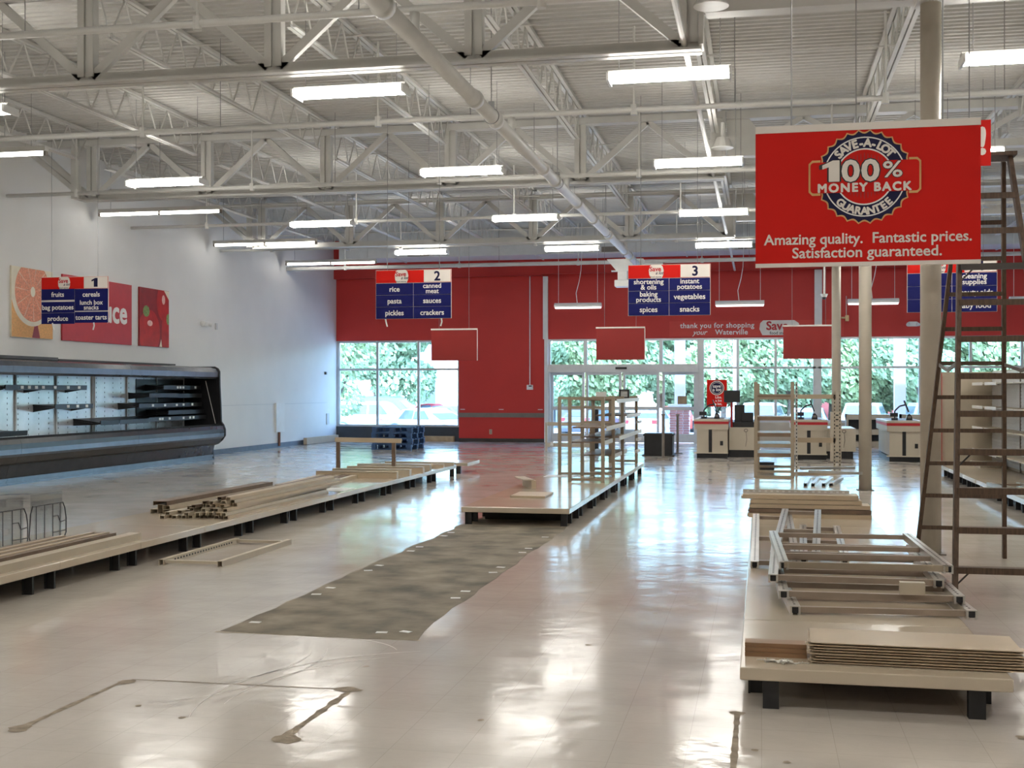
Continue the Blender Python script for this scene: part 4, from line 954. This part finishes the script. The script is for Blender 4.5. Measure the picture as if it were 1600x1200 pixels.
# ================================================================ LADDER
t = thing('step_ladder', 'tall brown wooden step ladder standing by the nearest column', 'ladder', (1.8, 10.6, 0))
FT = [(1.42, 9.6), (2.27, 9.6)]; RR = [(1.37, 11.5), (2.12, 11.5)]; TP = [(1.60, 10.52), (1.98, 10.52)]; TZ = 3.40
fl3 = [((FT[i][0], FT[i][1], 0), (TP[i][0], TP[i][1], TZ)) for i in (0, 1)]
rl3 = [((RR[i][0], RR[i][1], 0), (TP[i][0] + (.03 if i == 0 else -.03), TP[i][1] + .1, TZ - .02)) for i in (0, 1)]
for a, b in fl3: build('front_rail', MB().bar(a, b, .035, .075, (0, 1, 0)), M['wood'], t, world=True)
for a, b in rl3: build('rear_rail', MB().bar(a, b, .032, .05, (0, 1, 0)), M['wood'], t, world=True)
def lp(seg, z): a, b = seg; k = (z - a[2]) / (b[2] - a[2]); return Vector(a).lerp(Vector(b), k)
for k in range(1, 12):
    z = .16 + (k - 1) * .292
    if z > 3.25: break
    a, b = lp(fl3[0], z), lp(fl3[1], z)
    s_ = build('step', MB().box(a.x, b.x, a.y - .05, a.y + .05, z - .012, z + .012).box(a.x, b.x, a.y - .055, a.y - .045, z - .035, z + .012), M['wood'], t, world=True)
    if k in (1, 4, 9): build('corner_brace', MB().bar((a.x + .015, a.y, z - .12), (a.x + .12, a.y, z - .01), .012, .012), M['dark'], t, world=True)
for k in range(1, 12):
    z = .27 + (k - 1) * .292
    if z > 3.1: break
    a, b = lp(rl3[0], z), lp(rl3[1], z)
    build('rear_rung', MB().bar(a, b, .03, .035), M['wood'], t, world=True)
build('top_cap', MB().box(1.56, 2.02, 10.42, 10.72, TZ, TZ + .03), M['wood'], t, world=True)
for i in (0, 1):
    a = lp(fl3[i], 1.72); b = lp(rl3[i], 1.72); mm = (a + b) / 2 - Vector((0, 0, .06))
    build('spreader', MB().bar(a, mm, .01, .03).bar(mm, b, .01, .03), M['grey'], t, world=True)
a, b = lp(fl3[0], 2.48), lp(fl3[1], 2.48)
build('pail_bar', MB().bar(a - Vector((0, .07, 0)), b - Vector((0, .07, 0)), .03, .05), M['dark'], t, world=True)

# ================================================================ RIGHT GONDOLA
t = thing('wall_gondola', 'cream gondola shelving run at right with slotted back and price strips', 'shelving', (4.0, 10.0, 0))
def gp(name, m, *b, par=None): return build(name, MB().box(*b), M[m], par or t, world=par is None)
gp('spine', 'cream', 4.0, 4.06, 9.0, 22.75, 0, 1.84)
bp_ = []
for i in range(11):
    y0 = 22.72 - 1.22 * (i + 1); p = build('back_panel', MB().box(3.985, 4.0, y0 + .01, y0 + 1.21, .24, 1.82), mat('slat_panel_paint', (.70, .72, .74), .3, var=.05), t, world=True)
    if i < 8:
        for k in range(26):
            s_ = build('slat', MB().box(3.976, 3.985, y0 + .03, y0 + 1.19, .27 + k * .058, .27 + k * .058 + .042), MATS['slat_panel_paint'], p); s_.location = (-4.0, -10.0, 0)
    gp('upright_post', 'grey', 3.965, 3.99, y0 - .012, y0 + .012, .2, 1.84)
    gp('deck_panel', 'deckp', 3.05, 3.98, y0 + .002, y0 + 1.218, .14, .2)
    for yy in (y0 + .05, y0 + .4, y0 + .8): gp('leg', 'blackm', 3.12, 3.18, yy, yy + .03, 0, .14)
    gp('kick_board', 'black', 3.3, 3.32, y0, y0 + 1.22, 0, .14)
    for z in ((1.62, 1.22, .86, .47) if i < 8 else ()):
        d = .36
        s_ = gp('shelf', 'cream', 4.0 - d, 3.975, y0 + .015, y0 + 1.205, z - .02, z)
        if i < 2 or i == 4: build('price_strip', MB().box(4.0 - d - .012, 4.0 - d, y0 + .1, y0 + 1.1, z - .04, z + .012), M['white'], s_).location = (-4.0, -10.0, 0)
for y in (20.6, 19.2, 18.7): gp('price_label', 'white', 3.035, 3.05, y, y + .55, .145, .195)
gp('end_wall', 'cream', 3.12, 4.06, 22.75, 22.8, .1, 1.82)
gp('red_corner_post', 'textr', 3.08, 3.14, 22.70, 22.75, .2, 1.80)
for k in range(3): tag(build('loose_shelf', MB().box(3.55, 3.95, 21.3, 22.3, .2 + .03 * k, .222 + .03 * k), M['cream']), '%s cream shelf of the little stack on the gondola deck' % ['bottom', 'middle', 'top'][k], 'shelf', 'loose shelves on the gondola deck')
t2 = ladder_frame('shiny upright frame leaning on the gondola deck at the photo edge', (3.45, 16.3, .2), .2, .4, 1.2, (.1, 1.1), group=None)

# ================================================================ CHECKOUT COUNTERS
def counter(x, y, label, full=True, seed=0):
    t = thing('checkout_counter', label, 'counter', (x, y, 0), 0, 'checkout counters'); t.scale = (.92, 1, .81)
    build('plinth', MB().box(.0, .72, .02, 2.4, 0, .13), M['black'], t)
    build('foot_board', MB().box(-.06, .74, -.05, .1, .13, .16), M['ccream'], t)
    build('body', MB().box(0, .72, .0, 2.4, .16, .78), M['ccream'], t)
    build('black_strip', MB().box(.28, .36, -.006, 0, .16, .78), M['black'], t)
    build('belt_housing', MB().box(-.06, .74, -.05, 2.4, .78, .93), M['ccream'], t)
    build('red_band', MB().box(-.065, .745, -.056, 2.4, .93, 1.0), M['textr'], t)
    build('top', MB().box(-.07, .75, -.06, 2.4, 1.0, 1.06), M['ccream'], t, bevel=.01)
    build('belt', MB().box(.05, .62, .1, 2.0, 1.06, 1.068), M['grey'], t)
    c2 = build('cash_cabinet', MB().box(.75, 1.42, .5, 2.2, .2, .82), M['ccream'], t); build('cabinet_plinth', MB().box(.75, 1.36, .55, 2.1, 0, .2), M['black'], c2)
    build('cable', MB().path([(1.15, .495, .72), (1.17, .49, .5), (1.14, .49, .3)], .006, 5).ring(1.15, .74, .03, .05, .493, n=16), M['grey'], c2)
    build('switch_plate', MB().box(.55, .62, -.008, 0, .35, .47), M['black'], t)
    # till things standing on the counter
    k = thing('card_reader', 'black card reader arm on ' + label.split(' with')[0], 'card reader', (x + .14, y + .35, .8587), 0, 'card readers')
    build('base', MB().tube((0, 0, 0), (0, 0, .05), .07, 12), M['black'], k); build('arm', MB().path([(0, 0, .05), (.0, 0, .2), (.1, 0, .3), (.22, 0, .33)], .016, 8), M['black'], k)
    build('screen', MB().bar((.19, 0, .42), (.28, 0, .18), .14, .025, (1, 0, 0)), M['black'], k); build('keypad', MB().box(-.1, .06, -.07, .05, .08, .16), M['black'], k)
    k = thing('scanner', 'black hand scanner standing on ' + label.split(' with')[0], 'scanner', (x + .42, y + .3, .866), 0, 'hand scanners')
    build('stand', MB().prism([(-.06, 0), (.07, 0), (.06, .08), (.02, .13), (-.03, .12)], -.04, .04), M['black'], k); build('window', MB().box(-.03, .04, -.043, -.04, .04, .09), M['grey'], k)
    if full:
        k = thing('till_monitor', 'black till monitor on a red pole by ' + label.split(' with')[0], 'monitor', (x + .74, y + .62, .6642), 0, 'till monitors')
        build('pole', MB().tube((0, 0, 0), (0, .03, .75), .025, 8), M['reddk'], k); build('screen', MB().box(-.17, .19, -.03, .02, .56, .83), M['black'], k, bevel=.01)
        k = thing('receipt_printer', 'black receipt printer and till drawer on ' + label.split(' with')[0], 'printer', (x + 1.0, y + .9, .6642), 0, 'receipt printers')
        build('drawer', MB().box(-.25, .3, -.2, .3, 0, .12), M['black'], k); build('printer', MB().box(-.05, .22, -.15, .15, .12, .33), M['black'], k, bevel=.015); build('stand', MB().box(-.2, .02, -.05, .2, .12, .5), M['black'], k)
    return t
counter(-1.4, 27.1, 'cream checkout counter nearest the sliding doors with a red band')
counter(.70, 26.9, 'cream checkout counter behind the shelf rack with a red band', False)
counter(2.62, 26.5, 'cream checkout counter left of the ladder with a red band', False)
# sign on a stand behind the first counter
t = thing('lane_poster', 'red poster with a round navy logo on a black stand behind the first counter', 'sign', (-1.06, 29.8, 0))
build('stand', MB().tube((0, .03, 0), (0, .03, 1.1), .015, 8).tube((0, .03, .95), (-.14, .03, 1.15), .01, 6).tube((0, .03, .95), (.14, .03, 1.15), .01, 6), M['black'], t)
build('base', MB().tube((0, .03, 0), (0, .03, .02), .2, 16), M['black'], t)
b_ = build('board', MB().box(-.24, .24, 0, .012, 1.1, 1.75), M['redsign'], t)
build('logo_ring', MB().disc(0, 1.55, .175, -.003), M['offwhite'], b_); build('logo_ring', MB().disc(0, 1.55, .155, -.004), M['navyd'], b_); build('logo_ring', MB().ring(0, 1.55, .125, .135, -.005), M['offwhite'], b_)
build('logo_word', text_into(MB(), 'save', 0, 1.56, -.006, .11, .03), M['textw'], b_); build('logo_word', text_into(MB(), 'a lot', 0, 1.475, -.006, .11, .03), M['textw'], b_)
for k, (w_, z_) in enumerate((('Like.', 1.3), ('a lot', 1.22), ('a lot.', 1.14))): build('lettering', text_into(MB(), w_, .04, z_, -.004, .085, .025), M['textw'], b_)
# low racks under the far windows
for i, (x, lab) in enumerate([(2.2, 'low cream window rack with dark openings behind the columns, left one'), (3.6, 'low cream window rack with dark openings behind the columns, right one')]):
    t = thing('window_rack', lab, 'rack', (x, 33.3, 0), 0, 'low racks under the windows')
    for z in (0, .32, .72): build('shelf', MB().box(0, 1.3, 0, .6, z, z + .14), M['cream'], t)
    build('back', MB().box(.02, 1.28, .56, .6, .14, .72), M['knee'], t)
    for xx in (0, 1.25): build('side', MB().box(xx, xx + .05, .01, .59, .14, .86), M['cream'], t)
t = thing('door_notice_box', 'black small box fixed on top of the middle frames shelf', 'box', (-2.35, 21.2, 1.362))
build('frame', MB().box(-.09, .09, -.03, .03, 0, .02).box(-.09, .09, -.03, .03, .13, .15).box(-.09, -.06, -.03, .03, .02, .13).box(.06, .09, -.03, .03, .02, .13), M['black'], t)
build('back', MB().box(-.06, .06, .01, .02, .02, .13), M['duct'], t)
tag(build('white_tag', MB().box(-2.62, -2.45, 19.5, 19.51, 1.362, 1.47).box(-2.58, -2.55, 19.48, 19.5, 1.362, 1.375), M['white']), 'white card standing on top of the middle frames', 'card')
# ================================================================ OUTSIDE
g = MB(); ys = [YB + .25, 40, 50, 140]; zs = [-.03, -.12, -.7, -.9]
xs = [-90, 90]
g.add([(x, y, z) for y, z in zip(ys, zs) for x in xs], [(2 * i, 2 * i + 1, 2 * i + 3, 2 * i + 2) for i in range(3)])
gm = mat('asphalt_bleached', (.36, .36, .36), .8, var=.12, scale=.6)
go = build('car_park', g, gm); go['kind'] = 'structure'; 
sw = struct('sidewalk', MB().box(-40, 40, YB + .25, 39, -.2, -.02), mat('sidewalk_concrete', (.55, .54, .52), .8, var=.06))
# canopy posts with brick bases
bm_ = None
for i, (x, lab, brick) in enumerate([(-2.48, 'grey canopy post on a brick base outside the sliding doors', True), (4.05, 'grey canopy post outside the windows at right', False)]):
    t = thing('canopy_post', lab, 'post', (x, 38.0, -.02), 0, 'canopy posts')
    build('shaft', MB().box(-.16, .16, -.16, .16, 1.0 if brick else 0, 3.7), M['duct'], t)
    if brick:
        build('base_core', MB().box(-.29, .29, -.29, .29, 0, 1.0), M['wall'], t); build('cap_stone', MB().box(-.34, .34, -.34, .34, 1.0, 1.08), M['duct'], t)
        nb = 0
        for r in range(13):
            for c in range(3):
                xx = -.3 + c * .205 + (.0 if r % 2 else -.0); off = .0 if r % 2 == 0 else .1
                x0 = max(-.305, xx + off - .1 * (r % 2)); x1 = min(.305, xx + .19 + off - .1 * (r % 2))
                if bm_ is None: b0 = build('brick', MB().box(0, .19, -.012, 0, 0, .062), brick_face(), t); b0.location = (x0, -.29, .006 + r * .0762); bm_ = b0.data
                else: share('brick', bm_, t, (xx + (.015 if r % 2 else 0), -.29, .006 + r * .0762))
    build('foot', MB().box(-.2, .2, -.2, .2, 0, .04), M['grey'], t) if not brick else None
t = thing('canopy_beam', 'grey canopy beam carried by the posts outside', 'beam', (0, 38, 3.68)); build('beam', MB().box(-16, 16, -.2, .2, 0, .35), M['duct'], t); build('fascia', MB().box(-16, 16, .2, .26, -.05, .45), M['white'], t)
t = thing('lamp_pole', 'slim pale lamp pole in the car park behind the first counter', 'pole', (-2.0, 52, -.7)); build('pole', MB().tube((0, 0, 0), (0, 0, 8), .09, 10), M['duct'], t); build('footing', MB().tube((0, 0, 0), (0, 0, .7), .3, 14), M['white'], t)
t = thing('lamp_pole', 'slim pale lamp pole seen through the pane right of the doors', 'pole', (-4.2 + 3.2, 47, -.55)); build('pole', MB().tube((0, 0, 0), (0, 0, 7), .07, 10), M['duct'], t); build('footing', MB().tube((0, 0, 0), (0, 0, .6), .25, 14), M['white'], t)

# ---- cars
cg = mat('car_glass', (.10, .13, .17), .08, var=.1); tyre = mat('tyre_rubber', (.03, .03, .03), .8, var=.2)
def car(label, loc, rz, col, kind='suv', group='parked cars'):
    t = thing('car', label, 'car', loc, rz, group)
    pm_ = mat('car_paint_%s' % '_'.join('%02d' % int(c * 99) for c in col), col, .25, var=.03)
    if kind == 'suv':
        body = [(-2.2, .45), (-2.25, .75), (-2.2, 1.05), (1.05, 1.05), (1.95, .98), (2.2, .85), (2.25, .5), (2.1, .32), (-2.1, .32)]
        cab = [(-2.15, 1.05), (-2.0, 1.62), (-1.7, 1.70), (.3, 1.70), (.55, 1.62), (1.15, 1.05)]; win = [(-2.0, -1.25), (-1.15, -.25), (-.15, .75)]; wz = (1.12, 1.56)
    else:
        body = [(-2.25, .45), (-2.3, .8), (-2.1, .98), (1.0, .92), (1.95, .78), (2.25, .62), (2.28, .42), (2.1, .26), (-2.1, .26)]
        cab = [(-1.75, .95), (-1.1, 1.38), (-.6, 1.44), (.1, 1.42), (1.1, .92)]; win = [(-1.2, -.45), (-.38, .5)]; wz = (.98, 1.34)
    b = MB(); b.prism(body, -.88, .88); build('body', b, pm_, t, bevel=.05)
    n = len(cab); c = MB(); hw = [.86 if z < 1.1 else .68 for x, z in cab]
    c.add([(x, -w, z) for (x, z), w in zip(cab, hw)] + [(x, w, z) for (x, z), w in zip(cab, hw)], [(i, (i + 1) % n, n + (i + 1) % n, n + i) for i in range(n)] + [tuple(range(n - 1, -1, -1)), tuple(range(n, 2 * n))])
    build('cabin', c, pm_, t)
    z0, z1 = wz; top = max(z for x, z in cab); base = cab[0][1]
    def hwz(z): return .86 - (.18) * max(0, min(1, (z - base) / (top - base - .06)))
    for s in (-1, 1):
        for k, (a, bb) in enumerate(win):
            last = k == len(win) - 1; first = k == 0
            a1 = a + (.25 if first and kind != 'suv' else .06 if first else 0); b1 = bb - (.38 if last else 0)
            q = [(a, s * (hwz(z0) + .012), z0), (bb, s * (hwz(z0) + .012), z0), (b1, s * (hwz(z1) + .012), z1), (a1, s * (hwz(z1) + .012), z1)]
            build('side_window', MB().add(q + [(p[0], p[1] - s * .03, p[2]) for p in q], [(0, 1, 2, 3), (7, 6, 5, 4), (0, 1, 5, 4), (1, 2, 6, 5), (2, 3, 7, 6), (3, 0, 4, 7)]), cg, t)
    fx = cab[-1]; ft = cab[-2]; d = .015
    for nm, (p0, p1) in (('windscreen', (fx, ft)), ('rear_window', (cab[0], cab[1]))):
        dx = d if nm == 'windscreen' else -d
        z_0 = p0[1] + .06; x_0 = p0[0] + (p1[0] - p0[0]) * (.06 / (p1[1] - p0[1])); q = [(x_0 + dx, -.74, z_0 + .01), (x_0 + dx, .74, z_0 + .01), (p1[0] + dx, .62, p1[1] - .02), (p1[0] + dx, -.62, p1[1] - .02)]
        build(nm, MB().add(q + [(p[0] - dx * 2, p[1], p[2] - .02) for p in q], [(0, 1, 2, 3), (7, 6, 5, 4), (0, 1, 5, 4), (1, 2, 6, 5), (2, 3, 7, 6), (3, 0, 4, 7)]), cg, t)
    for x in (-1.38, 1.36):
        for s in (-1, 1):
            w = build('wheel', MB().tube((x, s * .72, .34), (x, s * .93, .34), .34, 20), tyre, t); build('hub', MB().tube((x, s * .925, .34), (x, s * .94, .34), .2, 12), M['chrome'], w)
            build('wheel_arch', MB().ring(x, .36, .36, .44, s * .885, 0, PI, 16), cg, t)
    for s in (-.65, .65): build('headlight', MB().box(2.16, 2.27, s - .16, s + .16, .62, .76), M['white'], t); build('tail_light', MB().box(-2.29, -2.2, s - .14, s + .14, .75, .95), M['textr'], t)
    build('bumper', MB().box(2.1, 2.33, -.8, .8, .34, .52), M['grey'], t)
    return t
car('white boxy SUV parked side-on outside the left window', (-17.3, 53.4, -.72), .04, (.62, .62, .62), 'suv')
car('dark blue SUV parked behind the white one, left window', (-17.9, 57.3, -.5), .0, (.10, .16, .26), 'suv')
car('silver-blue car with nose to the right, left window', (-13.4, 49.0, -.68), -.45, (.45, .52, .60), 'sedan')
car('small red car behind the silver-blue one, left window', (-18.2, 67.6, -.7), .3, (.45, .05, .06), 'sedan')
car('grey car at the right edge of the left window', (-15.9, 63.2, -.78), -.6, (.16, .18, .21), 'sedan')
car('dark car seen through the left sliding door leaf', (-8.3, 60.5, -.8), 1.3, (.12, .14, .18), 'sedan')
car('red car seen through the right sliding door leaf', (-4.5, 66.5, -.8), 1.6, (.50, .07, .05), 'sedan')
car('white car parked behind the brick-based post', (-5.0, 55, -.75), 1.5, (.6, .6, .6), 'sedan')
car('white car parked just left of the shelf rack', (.1, 58, -.78), 1.45, (.62, .62, .62), 'suv')
car('grey car parked behind the shelf rack', (2.2, 60, -.78), 1.5, (.35, .37, .40), 'sedan')
car('white pickup-like SUV parked left of the far column', (4.6, 57, -.78), 1.4, (.62, .62, .62), 'suv')
car('pale blue SUV parked between the far columns', (7.3, 58, -.78), 1.6, (.35, .42, .50), 'suv')
car('white car parked right of the middle column', (9.0, 60, -.8), 1.5, (.62, .62, .62), 'sedan')
car('dark grey car parked by the right canopy post', (11.3, 61, -.8), 1.6, (.14, .16, .18), 'sedan')
# ---- trees
def leaf_mesh(nm, n, rx, rz, seed, size=.30):
    rnd = random.Random(seed); vs = []; fs = []
    lobes = [(rnd.uniform(-.55, .55) * rx, rnd.uniform(-.55, .55) * rx, rnd.uniform(-.6, .65) * rz, rnd.uniform(.32, .55)) for _ in range(16)]
    for i in range(n):
        lx, ly, lz, lr = lobes[i % 16]
        th = rnd.uniform(0, 2 * PI); ph = math.acos(rnd.uniform(-1, 1)); rr = rnd.uniform(.55, 1.0) ** .5 * lr
        c = Vector((lx + rr * rx * math.sin(ph) * math.cos(th), ly + rr * rx * math.sin(ph) * math.sin(th), lz + rr * rz * .8 * math.cos(ph)))
        d = Vector((rnd.gauss(0, 1), rnd.gauss(0, 1), rnd.gauss(0, .6))).normalized(); u = d.orthogonal().normalized(); w = d.cross(u); s = size * rnd.uniform(.6, 1.3); k = len(vs)
        vs += [c - u * s * .5, c + w * s * .3, c + u * s * .6, c - w * s * .3]; fs.append((k, k + 1, k + 2, k + 3))
    me = bpy.data.meshes.new(nm); me.from_pydata([tuple(v) for v in vs], [], fs); me.update(); return me
leafm = []
for i, c in enumerate([(.33, .45, .27), (.36, .46, .25), (.30, .42, .28)]):
    m = mat('leaf_green_%d' % i, c, .6, var=.35, scale=1.5); m.node_tree.nodes['Principled BSDF'].inputs['Subsurface Weight'].default_value = 0
    leafm.append(m)
LM = [leaf_mesh('foliage', 15000, 3.6, 3.0, 3, .36), leaf_mesh('foliage', 15000, 3.3, 2.8, 9, .36)]
for k, me in enumerate(LM): me.materials.append(leafm[k])
LS = leaf_mesh('foliage', 4200, 2.1, 2.3, 21, .24); LS.materials.append(leafm[1])
bark = mat('bark', (.13, .10, .08), .9, var=.3, scale=6)
def tree(label, x, y, zc, k, s=1., th=.16, group='trees beyond the car park'):
    t = thing('tree', label, 'tree', (x, y, -.8), 0, group)
    tr = MB().tube((0, 0, 0), (.05, .0, zc * .55), th, 8, th * .75).tube((.05, 0, zc * .55), (.3, .1, zc + 1.2), th * .7, 7, .04).tube((.05, 0, zc * .55), (-.7, .2, zc + 1.0), th * .55, 6, .03).tube((.05, 0, zc * .6), (.9, -.3, zc + .8), th * .5, 6, .03)
    build('trunk', tr, bark, t)
    f = bpy.data.objects.new('foliage', LS if k == 2 else LM[k]); COL.objects.link(f); f.parent = t; f.location = (0, 0, zc + .8); f.scale = (s, s, s); f.rotation_euler = (0, 0, x * 1.7)
    f['kind'] = 'stuff'
tree('young tree with a slim trunk close outside the left window', -16.9, 46.5, 2.5, 2, 1.0, .11)
tree('leafy tree behind the cars, left window', -21.5, 66, 3.6, 0)
wh = ['left of the sliding doors', 'behind the left door leaf', 'behind the right door leaf', 'behind the brick-based post', 'behind the red lane poster', 'behind the shelf rack', 'left of the far column', 'between the columns', 'right of the middle column', 'behind the nearest column', 'behind the ladder', 'beyond the gondola']
for i, x in enumerate([-14.5, -10.2, -6.2, -2.2, 1.6, 5.2, 8.8, 12.0, 15.2, 18.2, 21.8, 26.0]):
    tree('green street tree in the row beyond the car park, ' + wh[i], x, 72 + (i % 3) * 2.2, 3.1 + .35 * (i % 2), i % 2, 1.0 + .08 * (i % 3))
for i, x in enumerate([-12, -6.5, -1, 4.5, 10, 15.5, 21]):
    tree('tall tree of the second row behind the street trees, %s from the left' % ['first', 'second', 'third', 'fourth', 'fifth', 'sixth', 'seventh'][i], x, 82 + (i % 2) * 2, 3.4, (i + 1) % 2, 1.25)
# ---- buildings far behind
t = thing('white_building', 'bright white building with a garage bay and vent behind the left window cars', 'building', (-19.5, 84, -.9))
build('wall', MB().box(-6, 6.5, 0, 10, 0, 5.6), M['wall'], t); build('roof_band', MB().box(-6.1, 6.6, -.1, 10, 5.4, 5.8), M['duct'], t)
for (x0, x1, z0, z1) in ((-4.6, -3.2, 1.2, 3.6), (-1.4, -.9, 2.0, 3.4), (2.5, 5.5, 0, 4.0)):
    w = build('window', MB().box(x0, x1, -.06, 0, z0, z1), M['alu'], t); build('pane', MB().box(x0 + .12, x1 - .12, -.07, -.06, z0 + .12, z1 - .12), cg, w)
v = build('louvre_vent', MB().box(-.4, 1.0, -.1, 0, 1.2, 2.6), M['alu'], t)
for k in range(6): build('louvre', MB().box(-.35, .95, -.13, -.1, 1.3 + k * .21, 1.4 + k * .21), M['duct'], v)
t = thing('red_building', 'red and white building behind the trees at right', 'building', (25, 97, -.9))
build('wall', MB().box(-6, 1.5, 0, 12, 0, 7), mat('far_red_wall', (.46, .12, .12), .7, var=.08), t); build('white_wing', MB().box(1.5, 12, -.3, 12, 0, 8), M['wall'], t)
for x in (2.2, 3.8, 5.4, 7.6, 9.4):
    for z in (1.0, 3.6, 6.0): w = build('window', MB().box(x, x + .9, -.36, -.3, z, z + 1.4), M['alu'], t); build('pane', MB().box(x + .08, x + .82, -.37, -.36, z + .08, z + 1.32), cg, w)
build('roof_edge', MB().box(-6.1, 1.6, -.1, 12, 7, 7.3), M['white'], t)
t = thing('red_building', 'low red brick building behind the cars between the columns', 'building', (12, 92, -.9))
build('wall', MB().box(-8, 6, 0, 8, 0, 3.4), MATS['far_red_wall'], t); build('roof_edge', MB().box(-8.2, 6.2, -.2, 8, 3.4, 3.7), M['white'], t)
for x in (-6.5, -3.5, -.5, 2.5): w = build('window', MB().box(x, x + 1.6, -.06, 0, 1, 2.6), M['alu'], t); build('pane', MB().box(x + .1, x + 1.5, -.07, -.06, 1.1, 2.5), cg, w)

for o in bpy.data.objects:
    if '_loc' in o: del o['_loc']
